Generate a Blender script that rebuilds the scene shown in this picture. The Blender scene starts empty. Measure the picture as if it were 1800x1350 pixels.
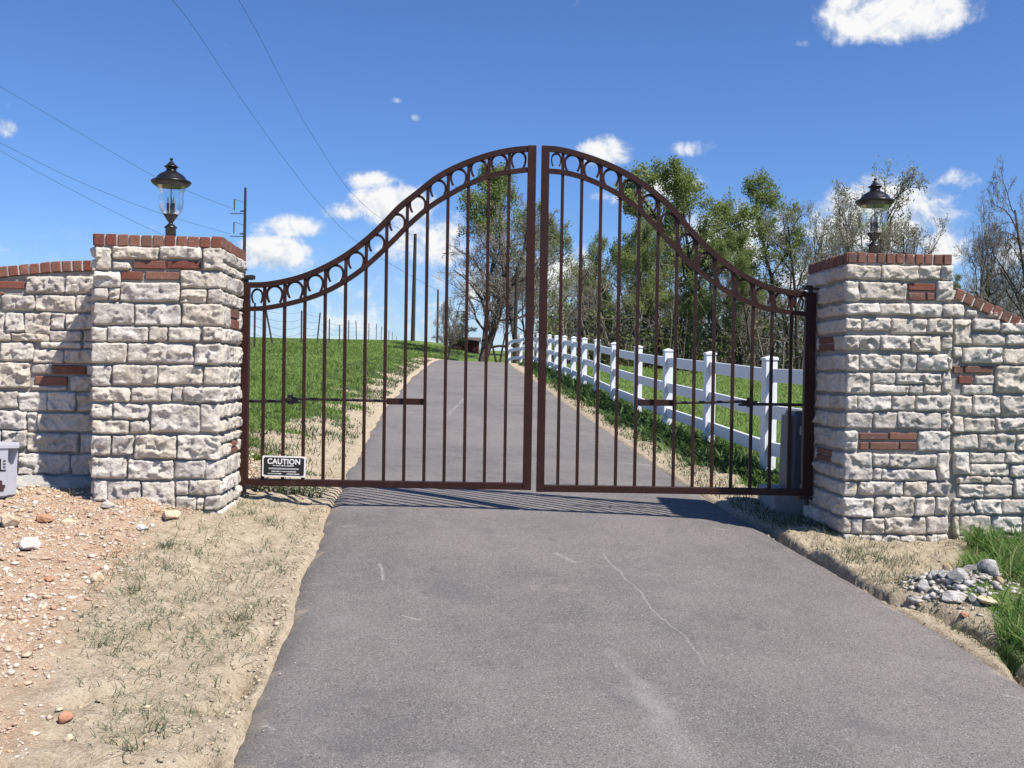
import bpy, bmesh, math, random
import numpy as np
from mathutils import Vector, Matrix

R = math.radians
scene = bpy.context.scene
col = scene.collection

# ------------------------------------------------------------------ camera
FPX = 1750.0                    # focal length in photograph pixels (1800 wide)
ZC = 1.55
PITCH = math.atan(25 / FPX)     # looking slightly down
ROLL = R(0.9)
cam_d = bpy.data.cameras.new("camera")
cam = bpy.data.objects.new("camera", cam_d)
col.objects.link(cam)
cam_d.sensor_width = 36.0
cam_d.lens = 36.0 * FPX / 1800.0
cam_d.clip_start = 0.05
cam_d.clip_end = 3000
cam.matrix_world = (Matrix.Translation((0, 0, ZC)) @ Matrix.Rotation(math.pi / 2 - PITCH, 4, 'X')
                    @ Matrix.Rotation(ROLL, 4, 'Z'))
scene.camera = cam


def ray(px, py):
    a = (px - 900) / FPX
    b = (675 - py) / FPX
    a2 = a * math.cos(ROLL) - b * math.sin(ROLL)
    b2 = a * math.sin(ROLL) + b * math.cos(ROLL)
    d = Vector((a2, math.cos(PITCH) + b2 * math.sin(PITCH), -math.sin(PITCH) + b2 * math.cos(PITCH)))
    return d


def at(px, py, Y):
    d = ray(px, py)
    return Vector((0, 0, ZC)) + d * (Y / d.y)


# ------------------------------------------------------------------ sun and sky
SUN_EL = R(56)
SUN_AZ = math.atan2(0.80, -0.60)        # from +Y, clockwise
sun_dir = Vector((math.sin(SUN_AZ) * math.cos(SUN_EL), math.cos(SUN_AZ) * math.cos(SUN_EL), math.sin(SUN_EL)))
sd = bpy.data.lights.new("sun", 'SUN')
sd.energy = 5.0
sd.angle = R(0.53)
sd.color = (1.0, 0.955, 0.89)
so = bpy.data.objects.new("sun", sd)
so.rotation_euler = sun_dir.to_track_quat('Z', 'Y').to_euler()
col.objects.link(so)

vs = scene.view_settings
vs.view_transform = 'Standard'
vs.look = 'None'
vs.exposure = 0.58
vs.gamma = 1.0
scene.cycles.max_bounces = 5
scene.cycles.diffuse_bounces = 1
scene.cycles.glossy_bounces = 3
scene.cycles.transmission_bounces = 4
scene.cycles.transparent_max_bounces = 10
vs.use_curve_mapping = False

world = bpy.data.worlds.new("World")
scene.world = world
world.use_nodes = True
wt = world.node_tree
for n in list(wt.nodes):
    wt.nodes.remove(n)


class NB:
    """small node-tree builder"""
    def __init__(s, tree):
        s.t = tree

    def n(s, typ, **kw):
        nd = s.t.nodes.new(typ)
        for k, v in kw.items():
            if k.startswith('i_'):
                nd.inputs[k[2:].replace('_', ' ')].default_value = v
            else:
                setattr(nd, k, v)
        return nd

    def link(s, a, b):
        s.t.links.new(a, b)

    def val(s, sock, v):
        if isinstance(v, (int, float)):
            sock.default_value = v
        elif isinstance(v, (tuple, list, Vector)):
            sock.default_value = tuple(v)
        else:
            s.link(v, sock)

    def math(s, op, a, b=None, c=None, clamp=False):
        nd = s.n('ShaderNodeMath', operation=op, use_clamp=clamp)
        s.val(nd.inputs[0], a)
        if b is not None:
            s.val(nd.inputs[1], b)
        if c is not None:
            s.val(nd.inputs[2], c)
        return nd.outputs[0]

    def vmath(s, op, a, b=None, out=0):
        nd = s.n('ShaderNodeVectorMath', operation=op)
        s.val(nd.inputs[0], a)
        if b is not None:
            s.val(nd.inputs[1], b)
        return nd.outputs['Value'] if op in ('DOT_PRODUCT', 'LENGTH', 'DISTANCE') else nd.outputs[0]

    def noise(s, vec, scale, detail=4, rough=0.55, dist=0.0, dim='3D'):
        nd = s.n('ShaderNodeTexNoise', noise_dimensions=dim)
        if vec is not None:
            s.link(vec, nd.inputs['Vector'])
        nd.inputs['Scale'].default_value = scale
        nd.inputs['Detail'].default_value = detail
        nd.inputs['Roughness'].default_value = rough
        nd.inputs['Distortion'].default_value = dist
        return nd.outputs['Fac']

    def ramp(s, fac, stops, interp='LINEAR'):
        nd = s.n('ShaderNodeValToRGB')
        cr = nd.color_ramp
        cr.interpolation = interp
        while len(cr.elements) < len(stops):
            cr.elements.new(0.5)
        for e, (p, c) in zip(cr.elements, stops):
            e.position = p
            e.color = (c[0], c[1], c[2], 1) if not isinstance(c, (int, float)) else (c, c, c, 1)
        s.link(fac, nd.inputs[0])
        return nd.outputs[0]

    def mix(s, fac, a, b, blend='MIX'):
        nd = s.n('ShaderNodeMix', data_type='RGBA', blend_type=blend)
        s.val(nd.inputs[0], fac)
        for i, v in ((6, a), (7, b)):
            if isinstance(v, (tuple, list)):
                nd.inputs[i].default_value = (v[0], v[1], v[2], 1)
            else:
                s.link(v, nd.inputs[i])
        return nd.outputs[2]

    def sstep(s, x, lo, hi):
        nd = s.n('ShaderNodeMapRange', interpolation_type='SMOOTHSTEP')
        s.val(nd.inputs[0], x)
        nd.inputs[1].default_value = lo
        nd.inputs[2].default_value = hi
        return nd.outputs[0]


W = NB(wt)
sky = W.n('ShaderNodeTexSky', sky_type='NISHITA', sun_disc=False)
sky.sun_elevation = SUN_EL
sky.sun_rotation = SUN_AZ
sky.altitude = 200
sky.air_density = 1.0
sky.dust_density = 0.1
sky.ozone_density = 3.0
tc = W.n('ShaderNodeTexCoord')
dvec = tc.outputs['Generated']
# clouds at their own directions of the sky: (px, py, half width, half height, strength)
CLOUDS = [(1575, 28, 105, 42, 1.1), (1492, 22, 55, 30, .85), (1060, 266, 50, 26, .95), (1222, 260, 50, 15, .6),
          (655, 316, 52, 17, .8), (507, 398, 62, 22, .85), (488, 444, 66, 34, 1.0), (690, 360, 72, 36, 1.0),
          (610, 372, 50, 17, .62), (760, 425, 90, 46, .8), (1185, 326, 70, 22, .85), (1090, 345, 50, 18, .5),
          (1540, 385, 120, 62, 1.05), (1605, 345, 45, 24, .8), (1690, 314, 36, 17, .65), (1655, 430, 50, 50, .85),
          (1780, 448, 50, 32, .75), (8, 225, 18, 14, .6), (696, 176, 12, 6, .5), (733, 206, 12, 8, .55),
          (1410, 78, 15, 8, .5), (8, 438, 18, 9, .6), (1290, 420, 120, 60, .75), (985, 480, 75, 50, .85),
          (560, 505, 140, 40, .5), (640, 555, 190, 45, .55), (1400, 500, 160, 60, .6), (820, 520, 120, 60, .55),
          (270, 400, 16, 8, .5)]
wn = W.noise(dvec, 30, 7, 0.66, 0.3)
wn_up = W.noise(W.vmath('ADD', dvec, (0.004, -0.003, 0.010)), 30, 4, 0.66, 0.3)
total = None
for (cx, cy, hw, hh, st) in CLOUDS:
    d = ray(cx, cy).normalized()
    rt = Vector((d.y, -d.x, 0)).normalized()
    up = rt.cross(d).normalized()
    a = W.vmath('DOT_PRODUCT', dvec, rt * (FPX / hw))
    b = W.vmath('DOT_PRODUCT', dvec, up * (FPX / hh))
    r2 = W.math('MULTIPLY_ADD', b, b, W.math('MULTIPLY', a, a))
    g = W.math('MULTIPLY_ADD', r2, -0.55 * st, st)
    total = W.math('MAXIMUM', 0.0 if total is None else total, g)
# the same kind of scattered low cloud goes on all the way round the horizon
sep = W.n('ShaderNodeSeparateXYZ')
W.link(dvec, sep.inputs[0])
elev = sep.outputs[2]
low = W.math('MULTIPLY', W.sstep(elev, -0.02, 0.04), W.math('SUBTRACT', 1.0, W.sstep(elev, 0.05, 0.16)))
behind = W.sstep(sep.outputs[1], 0.75, 0.55)
gen = W.math('MULTIPLY', W.math('MULTIPLY', low, W.sstep(W.noise(dvec, 5, 2, 0.5), 0.45, 0.62)), W.math('MULTIPLY', behind, 0.7))
total = W.math('MAXIMUM', total, gen)
dens = W.math('ADD', total, W.math('MULTIPLY', W.math('SUBTRACT', wn, 0.5), 1.7))
mask = W.sstep(dens, 0.28, 0.92)
# pale veil towards the horizon
streak_map = W.n('ShaderNodeMapping')
W.link(dvec, streak_map.inputs[0])
streak_map.inputs['Scale'].default_value = (5, 5, 34)
veil = W.math('MULTIPLY', W.sstep(elev, 0.16, 0.0), W.sstep(W.noise(streak_map.outputs[0], 1.6, 4, 0.6), 0.35, 0.75))
mask = W.math('MAXIMUM', mask, W.math('MULTIPLY', veil, 0.6))
mask = W.math('MAXIMUM', mask, W.math('MULTIPLY', W.sstep(elev, 0.15, 0.0), 0.30))
lit = W.math('ADD', W.math('MULTIPLY', W.math('SUBTRACT', wn, wn_up), 2.4), W.math('ADD', 0.52, W.math('MULTIPLY', W.math('SUBTRACT', mask, 0.5), 0.35)))
cshade = W.ramp(lit, [(0.2, (0.62, 0.69, 0.80)), (0.5, (0.83, 0.87, 0.93)), (0.75, (1.0, 1.0, 1.0))])
SKY_STR = 0.053
csc = W.n('ShaderNodeVectorMath', operation='SCALE')
W.link(cshade, csc.inputs[0])
csc.inputs['Scale'].default_value = 0.64 / SKY_STR
tint = W.mix(1.0, sky.outputs[0], (0.90, 1.23, 1.80), 'MULTIPLY')
skymix = W.mix(mask, tint, csc.outputs[0])
bg = W.n('ShaderNodeBackground')
bg.inputs[1].default_value = SKY_STR
W.link(skymix, bg.inputs[0])
wo = W.n('ShaderNodeOutputWorld')
W.link(bg.outputs[0], wo.inputs[0])


# ------------------------------------------------------------------ helpers
def tag(o, label=None, cat=None, group=None, kind=None):
    if label:
        o['label'] = label
    if cat:
        o['category'] = cat
    if group:
        o['group'] = group
    if kind:
        o['kind'] = kind
    return o


def empty(name, loc=(0, 0, 0), label=None, cat=None, group=None):
    o = bpy.data.objects.new(name, None)
    o.location = loc
    o.empty_display_size = 0.1
    col.objects.link(o)
    return tag(o, label, cat, group)


def link_mesh(name, me, mats=None, parent=None, loc=None, smooth=False):
    if mats is not None:
        for m in (mats if isinstance(mats, (list, tuple)) else [mats]):
            if m.name not in [x.name for x in me.materials if x]:
                me.materials.append(m)
    if smooth:
        me.shade_smooth()
    o = bpy.data.objects.new(name, me)
    col.objects.link(o)
    if parent is not None:
        o.parent = parent
    if loc is not None:
        o.location = loc
    return o


def np_mesh(name, verts, faces, mat_idx=None):
    """verts (N,3); faces (M,3) or (M,4) int array"""
    me = bpy.data.meshes.new(name)
    verts = np.asarray(verts, dtype=np.float32)
    faces = np.asarray(faces, dtype=np.int32)
    k = faces.shape[1]
    me.vertices.add(len(verts))
    me.vertices.foreach_set('co', verts.ravel())
    me.loops.add(faces.size)
    me.loops.foreach_set('vertex_index', faces.ravel())
    me.polygons.add(len(faces))
    me.polygons.foreach_set('loop_start', np.arange(0, faces.size, k, dtype=np.int32))
    me.polygons.foreach_set('loop_total', np.full(len(faces), k, dtype=np.int32))
    if mat_idx is not None:
        me.polygons.foreach_set('material_index', np.asarray(mat_idx, dtype=np.int32))
    me.update(calc_edges=True)
    me.validate()
    return me


class MB:
    """collects simple solids; build() makes ONE mesh"""
    def __init__(s):
        s.v = []
        s.f = []

    def add(s, vs, fs):
        o = len(s.v)
        s.v += [tuple(v) for v in vs]
        s.f += [tuple(i + o for i in f) for f in fs]
        return s

    def box(s, c, size, M=None, bev=0.0):
        x, y, z = [q / 2 for q in size]
        if bev <= 0:
            vs = [Vector((i * x, j * y, k * z)) for i in (-1, 1) for j in (-1, 1) for k in (-1, 1)]
            fs = [(0, 1, 3, 2), (4, 6, 7, 5), (0, 4, 5, 1), (2, 3, 7, 6), (0, 2, 6, 4), (1, 5, 7, 3)]
        else:
            bm = bmesh.new()
            bmesh.ops.create_cube(bm, size=1.0)
            bmesh.ops.scale(bm, vec=size, verts=bm.verts)
            bmesh.ops.bevel(bm, geom=bm.edges[:], offset=bev, segments=1, affect='EDGES')
            bm.verts.index_update()
            vs = [v.co.copy() for v in bm.verts]
            fs = [tuple(v.index for v in f.verts) for f in bm.faces]
            bm.free()
        c = Vector(c)
        if M is not None:
            vs = [M @ v for v in vs]
        return s.add([v + c for v in vs], fs)

    def tube(s, pts, rad, n=8, caps=True):
        pts = [Vector(p) for p in pts]
        rs = rad if isinstance(rad, (list, tuple)) else [rad] * len(pts)
        vs, fs = [], []
        for i, p in enumerate(pts):
            t = (pts[min(i + 1, len(pts) - 1)] - pts[max(i - 1, 0)])
            t = t.normalized() if t.length > 1e-9 else Vector((0, 0, 1))
            ref = Vector((0, 1, 0)) if abs(t.y) < 0.9 else Vector((1, 0, 0))
            a = t.cross(ref).normalized()
            b = t.cross(a).normalized()
            for k in range(n):
                an = 2 * math.pi * (k + 0.5) / n
                vs.append(p + (a * math.cos(an) + b * math.sin(an)) * rs[i])
        for i in range(len(pts) - 1):
            for k in range(n):
                fs.append((i * n + k, i * n + (k + 1) % n, (i + 1) * n + (k + 1) % n, (i + 1) * n + k))
        if caps:
            fs.append(tuple(range(n - 1, -1, -1)))
            fs.append(tuple(range((len(pts) - 1) * n, len(pts) * n)))
        return s.add(vs, fs)

    def lathe(s, prof, n=24, c=(0, 0, 0)):
        vs, fs = [], []
        for (r, z) in prof:
            for k in range(n):
                an = 2 * math.pi * k / n
                vs.append(Vector(c) + Vector((r * math.cos(an), r * math.sin(an), z)))
        for i in range(len(prof) - 1):
            for k in range(n):
                fs.append((i * n + k, i * n + (k + 1) % n, (i + 1) * n + (k + 1) % n, (i + 1) * n + k))
        return s.add(vs, fs)

    def ribbon(s, pts, y, half_t, half_d):
        """bar of rectangular section following pts (x,z) in the plane Y=y"""
        P = [Vector((p[0], 0, p[1])) for p in pts]
        vs, fs = [], []
        for i, p in enumerate(P):
            t = (P[min(i + 1, len(P) - 1)] - P[max(i - 1, 0)]).normalized()
            nn = Vector((-t.z, 0, t.x))
            for (a, b) in ((-1, -1), (1, -1), (1, 1), (-1, 1)):
                q = p + nn * (a * (half_t if not isinstance(half_t, (list, tuple)) else half_t[i]))
                vs.append(Vector((q.x, y + b * half_d, q.z)))
        for i in range(len(P) - 1):
            for k in range(4):
                fs.append((i * 4 + k, i * 4 + (k + 1) % 4, i * 4 + 4 + (k + 1) % 4, i * 4 + 4 + k))
        fs.append((3, 2, 1, 0))
        m = (len(P) - 1) * 4
        fs.append((m, m + 1, m + 2, m + 3))
        return s.add(vs, fs)

    def mesh(s, name):
        me = bpy.data.meshes.new(name)
        me.from_pydata([tuple(v) for v in s.v], [], s.f)
        bm = bmesh.new()
        bm.from_mesh(me)
        bmesh.ops.recalc_face_normals(bm, faces=bm.faces)
        bm.to_mesh(me)
        bm.free()
        return me

    def build(s, name, mat, parent=None, loc=None, smooth=False):
        return link_mesh(name, s.mesh(name), mat, parent, loc, smooth)


# ---- value noise on numpy arrays
_rng = np.random.RandomState(11)
_tab = _rng.rand(256, 256)


def vnoise(x, y):
    xi = np.floor(x).astype(int)
    yi = np.floor(y).astype(int)
    fx = x - xi
    fy = y - yi
    fx = fx * fx * (3 - 2 * fx)
    fy = fy * fy * (3 - 2 * fy)
    a = _tab[xi & 255, yi & 255]
    b = _tab[(xi + 1) & 255, yi & 255]
    c = _tab[xi & 255, (yi + 1) & 255]
    d = _tab[(xi + 1) & 255, (yi + 1) & 255]
    return (a * (1 - fx) + b * fx) * (1 - fy) + (c * (1 - fx) + d * fx) * fy


def fbm(x, y, oct=4, gain=0.5):
    x = np.asarray(x, dtype=float)
    y = np.asarray(y, dtype=float)
    s = 0
    a = 1
    t = 0
    for i in range(oct):
        s = s + a * vnoise(x * 2 ** i + 17.3 * i, y * 2 ** i + 5.1 * i)
        t += a
        a *= gain
    return s / t


def ss(x, a=0.0, b=1.0):
    t = np.clip((np.asarray(x, dtype=float) - a) / (b - a), 0, 1)
    return t * t * (3 - 2 * t)


# ------------------------------------------------------------------ materials
MATS = {}


def new_mat(name):
    m = bpy.data.materials.new(name)
    m.use_nodes = True
    nt = m.node_tree
    for n in list(nt.nodes):
        nt.nodes.remove(n)
    B = NB(nt)
    p = B.n('ShaderNodeBsdfPrincipled')
    o = B.n('ShaderNodeOutputMaterial')
    B.link(p.outputs[0], o.inputs[0])
    MATS[name] = m
    return m, B, p, o


def bump(B, p, h, strength=0.3, dist=0.01):
    b = B.n('ShaderNodeBump')
    b.inputs['Strength'].default_value = strength
    b.inputs['Distance'].default_value = dist
    B.link(h, b.inputs['Height'])
    B.link(b.outputs[0], p.inputs['Normal'])


def simple(name, color, rough=0.6, metal=0.0, var=0.12, nscale=20, bumps=0.0, spec=0.5):
    m, B, p, o = new_mat(name)
    tcn = B.n('ShaderNodeTexCoord')
    nz = B.noise(tcn.outputs['Object'], nscale, 5, 0.6)
    c = B.mix(nz, tuple(x * (1 - var) for x in color), tuple(min(1, x * (1 + var)) for x in color))
    B.link(c, p.inputs['Base Color'])
    p.inputs['Roughness'].default_value = rough
    p.inputs['Metallic'].default_value = metal
    p.inputs['Specular IOR Level'].default_value = spec
    if bumps > 0:
        bump(B, p, nz, bumps, 0.01)
    return m


def stone_mat(name, stops):
    m, B, p, o = new_mat(name)
    geo = B.n('ShaderNodeNewGeometry')
    oi = B.n('ShaderNodeObjectInfo')
    pos = geo.outputs['Position']
    base = B.ramp(oi.outputs['Random'], stops)
    n1 = B.noise(pos, 9, 5, 0.6)
    n2 = B.noise(pos, 60, 5, 0.65)
    c = B.mix(B.sstep(n1, 0.48, 0.75), base, (0.52, 0.44, 0.33))
    c = B.mix(0.75, base, c)
    c = B.mix(B.math('MULTIPLY', B.sstep(B.noise(pos, 26, 6, 0.7), 0.55, 0.72), 0.45), c, (0.34, 0.32, 0.30))
    c = B.mix(B.sstep(n2, 0.35, 0.7), B.mix(1.0, c, (0.72, 0.71, 0.70), 'MULTIPLY'), c)
    B.link(c, p.inputs['Base Color'])
    p.inputs['Roughness'].default_value = 0.92
    p.inputs['Specular IOR Level'].default_value = 0.2
    bump(B, p, B.math('ADD', n2, B.math('MULTIPLY', B.noise(pos, 190, 3, 0.6), 0.4)), 0.8, 0.008)
    return m


M_stone = stone_mat('limestone', [(0.0, (0.57, 0.505, 0.425)), (0.22, (0.67, 0.615, 0.545)), (0.42, (0.52, 0.475, 0.425)), (0.6, (0.65, 0.575, 0.475)),
                                  (0.8, (0.69, 0.645, 0.58)), (1.0, (0.59, 0.54, 0.485))])


def brick_mat(name):
    m, B, p, o = new_mat(name)
    geo = B.n('ShaderNodeNewGeometry')
    oi = B.n('ShaderNodeObjectInfo')
    pos = geo.outputs['Position']
    base = B.ramp(oi.outputs['Random'], [(0, (0.25, 0.085, 0.06)), (0.25, (0.31, 0.15, 0.105)), (0.5, (0.19, 0.105, 0.085)),
                                         (0.7, (0.33, 0.17, 0.12)), (0.85, (0.22, 0.075, 0.055)), (1, (0.28, 0.13, 0.10))])
    n1 = B.noise(pos, 35, 5, 0.65)
    n2 = B.noise(pos, 120, 4, 0.6)
    c = B.mix(B.math('MULTIPLY', B.sstep(n1, 0.55, 0.78), 0.6), base, (0.50, 0.42, 0.36))
    c = B.mix(B.math('MULTIPLY', B.sstep(n2, 0.3, 0.6), 0.5), B.mix(1.0, c, (0.55, 0.55, 0.55), 'MULTIPLY'), c)
    B.link(c, p.inputs['Base Color'])
    p.inputs['Roughness'].default_value = 0.9
    p.inputs['Specular IOR Level'].default_value = 0.2
    bump(B, p, n2, 0.5, 0.005)
    return m


M_brick = brick_mat('brick_red')
M_mortar = simple('mortar', (0.31, 0.29, 0.265), 0.95, 0, 0.25, 45, 0.6, 0.1)
M_mortar_light = simple('mortar_light', (0.56, 0.52, 0.46), 0.95, 0, 0.2, 60, 0.5, 0.1)


def iron_mat():
    m, B, p, o = new_mat('bronze_painted_iron')
    geo = B.n('ShaderNodeNewGeometry')
    n1 = B.noise(geo.outputs['Position'], 18, 5, 0.6)
    c = B.ramp(n1, [(0.3, (0.024, 0.0085, 0.0065)), (0.7, (0.040, 0.0135, 0.010))])
    c = B.mix(B.math('MULTIPLY', B.sstep(B.noise(geo.outputs['Position'], 6, 7, 0.75), 0.55, 0.7), 0.55), c, (0.075, 0.036, 0.026))
    B.link(c, p.inputs['Base Color'])
    p.inputs['Roughness'].default_value = 0.5
    p.inputs['Specular IOR Level'].default_value = 0.25
    bump(B, p, B.noise(geo.outputs['Position'], 160, 3, 0.5), 0.12, 0.002)
    return m


M_iron = iron_mat()
M_black = simple('black_steel', (0.018, 0.017, 0.018), 0.5, 0.0, 0.2, 30)
M_lamp = simple('dark_bronze_casting', (0.011, 0.009, 0.008), 0.33, 0.0, 0.35, 30, 0.1, 0.45)
m, B, p, o = new_mat('white_vinyl')
geo = B.n('ShaderNodeNewGeometry')
n1 = B.noise(geo.outputs['Position'], 7, 6, 0.7)
n2 = B.noise(geo.outputs['Position'], 45, 4, 0.6)
c = B.mix(B.math('MULTIPLY', B.sstep(n1, 0.52, 0.75), 0.35), (0.74, 0.75, 0.76), (0.52, 0.52, 0.47))
c = B.mix(B.math('MULTIPLY', B.sstep(n2, 0.62, 0.75), 0.3), c, (0.42, 0.38, 0.30))
B.link(c, p.inputs['Base Color'])
p.inputs['Roughness'].default_value = 0.45
M_vinyl = m
M_bucket = simple('white_plastic', (0.70, 0.71, 0.74), 0.4, 0, 0.06, 9)
M_signw = simple('sign_white', (0.78, 0.77, 0.75), 0.45, 0, 0.05, 9)
M_signb = simple('sign_black', (0.012, 0.012, 0.012), 0.4, 0, 0.05, 9)
M_signg = simple('sign_grey', (0.35, 0.35, 0.36), 0.45, 0, 0.05, 9)
M_opbox = simple('charcoal_housing', (0.10, 0.105, 0.108), 0.55, 0, 0.15, 14, 0.1)
M_concrete = simple('concrete', (0.36, 0.35, 0.33), 0.95, 0, 0.25, 22, 0.6, 0.15)
M_wood = simple('weathered_pole_wood', (0.050, 0.040, 0.034), 0.95, 0, 0.35, 8, 0.4, 0.1)
M_tpost = simple('steel_fence_post', (0.045, 0.042, 0.042), 0.7, 0.2, 0.3, 12)
M_wire = simple('galvanised_wire', (0.16, 0.16, 0.17), 0.5, 0.6, 0.1, 12)
M_cable = simple('power_cable', (0.06, 0.07, 0.09), 0.6, 0.2, 0.1, 3)
M_shed = simple('shed_red_brick', (0.16, 0.062, 0.045), 0.9, 0, 0.3, 4, 0.2, 0.1)
M_roof = simple('shed_roof', (0.10, 0.075, 0.065), 0.9, 0, 0.25, 3, 0.2, 0.1)
M_red = simple('dark_red_print', (0.06, 0.025, 0.022), 0.45, 0, 0.1, 9)
M_pail = simple('grey_white_plastic', (0.42, 0.42, 0.46), 0.5, 0, 0.12, 9)
M_lbl = simple('silver_label', (0.55, 0.55, 0.55), 0.4, 0, 0.1, 9)

# lantern glass
m, B, p, o = new_mat('lantern_glass')
B.t.nodes.remove(p)
gl = B.n('ShaderNodeBsdfGlossy')
gl.inputs['Roughness'].default_value = 0.06
tr = B.n('ShaderNodeBsdfTransparent')
tr.inputs[0].default_value = (0.90, 0.94, 0.95, 1)
mx = B.n('ShaderNodeMixShader')
fr = B.n('ShaderNodeFresnel')
fr.inputs[0].default_value = 1.5
geo = B.n('ShaderNodeNewGeometry')
seed = B.noise(geo.outputs['Position'], 90, 3, 0.5)
bn = B.n('ShaderNodeBump')
bn.inputs['Strength'].default_value = 0.35
bn.inputs['Distance'].default_value = 0.004
B.link(seed, bn.inputs['Height'])
B.link(bn.outputs[0], gl.inputs['Normal'])
B.link(bn.outputs[0], fr.inputs['Normal'])
B.link(B.math('ADD', B.math('MULTIPLY', fr.outputs[0], 0.45), 0.04, clamp=True), mx.inputs[0])
B.link(tr.outputs[0], mx.inputs[1])
B.link(gl.outputs[0], mx.inputs[2])
B.link(mx.outputs[0], o.inputs[0])
M_glass = m


def leaf_mat(name, stops, trans=0.35, patch=0.0):
    m, B, p, o = new_mat(name)
    geo = B.n('ShaderNodeNewGeometry')
    oi = B.n('ShaderNodeObjectInfo')
    f = B.math('ADD', B.math('MULTIPLY', geo.outputs['Random Per Island'], 0.7), B.math('MULTIPLY', oi.outputs['Random'], 0.3))
    if patch > 0:
        f = B.math('ADD', f, B.math('MULTIPLY', B.math('SUBTRACT', B.noise(geo.outputs['Position'], 0.55, 5, 0.7), 0.5), patch))
    c = B.ramp(f, stops)
    B.link(c, p.inputs['Base Color'])
    p.inputs['Roughness'].default_value = 0.6
    p.inputs['Specular IOR Level'].default_value = 0.3
    if trans > 0:
        t = B.n('ShaderNodeBsdfTranslucent')
        B.link(c, t.inputs[0])
        mxs = B.n('ShaderNodeMixShader')
        mxs.inputs[0].default_value = trans
        B.link(p.outputs[0], mxs.inputs[1])
        B.link(t.outputs[0], mxs.inputs[2])
        B.link(mxs.outputs[0], o.inputs[0])
    return m


M_leaf = leaf_mat('spring_leaf', [(0, (0.14, 0.19, 0.05)), (0.4, (0.20, 0.255, 0.07)), (0.75, (0.26, 0.31, 0.10)), (1, (0.34, 0.37, 0.16))], .5)
M_leaf2 = leaf_mat('bud_leaf', [(0, (0.20, 0.21, 0.09)), (0.5, (0.30, 0.29, 0.16)), (1, (0.46, 0.42, 0.32))], .45)
M_leafd = leaf_mat('dark_leaf', [(0, (0.022, 0.040, 0.014)), (0.5, (0.04, 0.065, 0.02)), (1, (0.07, 0.10, 0.03))])
M_bark = simple('grey_bark', (0.085, 0.070, 0.057), 0.95, 0, 0.45, 5, 0.3, 0.1)
M_twig = simple('twig_bark', (0.21, 0.185, 0.155), 0.95, 0, 0.35, 3, 0.0, 0.1)
M_brush = leaf_mat('brush_litter', [(0, (0.06, 0.054, 0.030)), (0.3, (0.11, 0.092, 0.055)), (0.55, (0.11, 0.145, 0.042)),
                                    (0.8, (0.18, 0.22, 0.065)), (1, (0.24, 0.19, 0.13))], 0.4)
M_grass = leaf_mat('field_grass', [(0, (0.115, 0.185, 0.036)), (0.5, (0.185, 0.275, 0.06)), (0.85, (0.24, 0.315, 0.085)), (1, (0.38, 0.34, 0.18))], 0.45, 1.7)
M_lush = leaf_mat('lush_grass', [(0, (0.05, 0.12, 0.018)), (0.5, (0.09, 0.195, 0.032)), (0.8, (0.15, 0.24, 0.06)), (1, (0.30, 0.29, 0.12))], 0.35, 1.2)
M_tuft = leaf_mat('thin_grass', [(0, (0.04, 0.075, 0.03)), (0.6, (0.08, 0.12, 0.05)), (0.8, (0.20, 0.20, 0.11)), (1, (0.34, 0.29, 0.18))], 0.2)
M_weed = leaf_mat('verge_leaf', [(0, (0.05, 0.095, 0.024)), (0.5, (0.085, 0.15, 0.035)), (1, (0.16, 0.22, 0.06))], 0.35)
M_pebble = leaf_mat('pebbles', [(0, (0.46, 0.25, 0.15)), (0.2, (0.55, 0.40, 0.27)), (0.38, (0.40, 0.24, 0.16)),
                                (0.55, (0.58, 0.49, 0.40)), (1, (0.70, 0.66, 0.61))], 0)
M_clod = leaf_mat('clods', [(0, (0.26, 0.21, 0.14)), (0.5, (0.46, 0.37, 0.25)), (1, (0.58, 0.50, 0.37))], 0)
M_roadgrit = leaf_mat('road_grit', [(0, (0.20, 0.175, 0.15)), (.5, (0.36, 0.325, 0.285)), (1, (0.56, 0.52, 0.47))], 0)


def rock_mat(name, c1, c2):
    m, B, p, o = new_mat(name)
    tcn = B.n('ShaderNodeTexCoord')
    geo = B.n('ShaderNodeNewGeometry')
    n1 = B.noise(geo.outputs['Position'], 22, 5, 0.65)
    n2 = B.noise(geo.outputs['Position'], 110, 4, 0.6)
    c = B.mix(B.sstep(n1, 0.35, 0.65), c1, c2)
    c = B.mix(B.math('MULTIPLY', n2, 0.4), c, (0.2, 0.17, 0.14))
    B.link(c, p.inputs['Base Color'])
    p.inputs['Roughness'].default_value = 0.95
    p.inputs['Specular IOR Level'].default_value = 0.2
    bump(B, p, n2, 0.7, 0.01)
    return m


M_rock_ochre = rock_mat('ochre_rock', (0.62, 0.44, 0.26), (0.72, 0.60, 0.44))
M_rock_grey = rock_mat('grey_rubble', (0.50, 0.485, 0.46), (0.26, 0.25, 0.235))
M_rock_brown = rock_mat('brown_rock', (0.34, 0.22, 0.13), (0.50, 0.37, 0.23))
M_rock_white = rock_mat('white_rock', (0.62, 0.59, 0.55), (0.48, 0.44, 0.39))
M_rock_red = rock_mat('rust_rock', (0.42, 0.18, 0.10), (0.52, 0.28, 0.16))

# ------------------------------------------------------------------ terrain
KY = [-60, -5, 0, 3, 7.25, 10.7, 15.2, 19.2, 25.7, 33.6, 40, 44, 52, 62, 80, 110, 160, 300, 700, 1200]
KZ = [-4, -.33, 0, .2, .5, .56, .73, .91, 1.22, 1.53, 1.80, 1.83, 1.76, 2.45, 3.1, 3.5, 2.8, -2, -14, -30]


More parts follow.
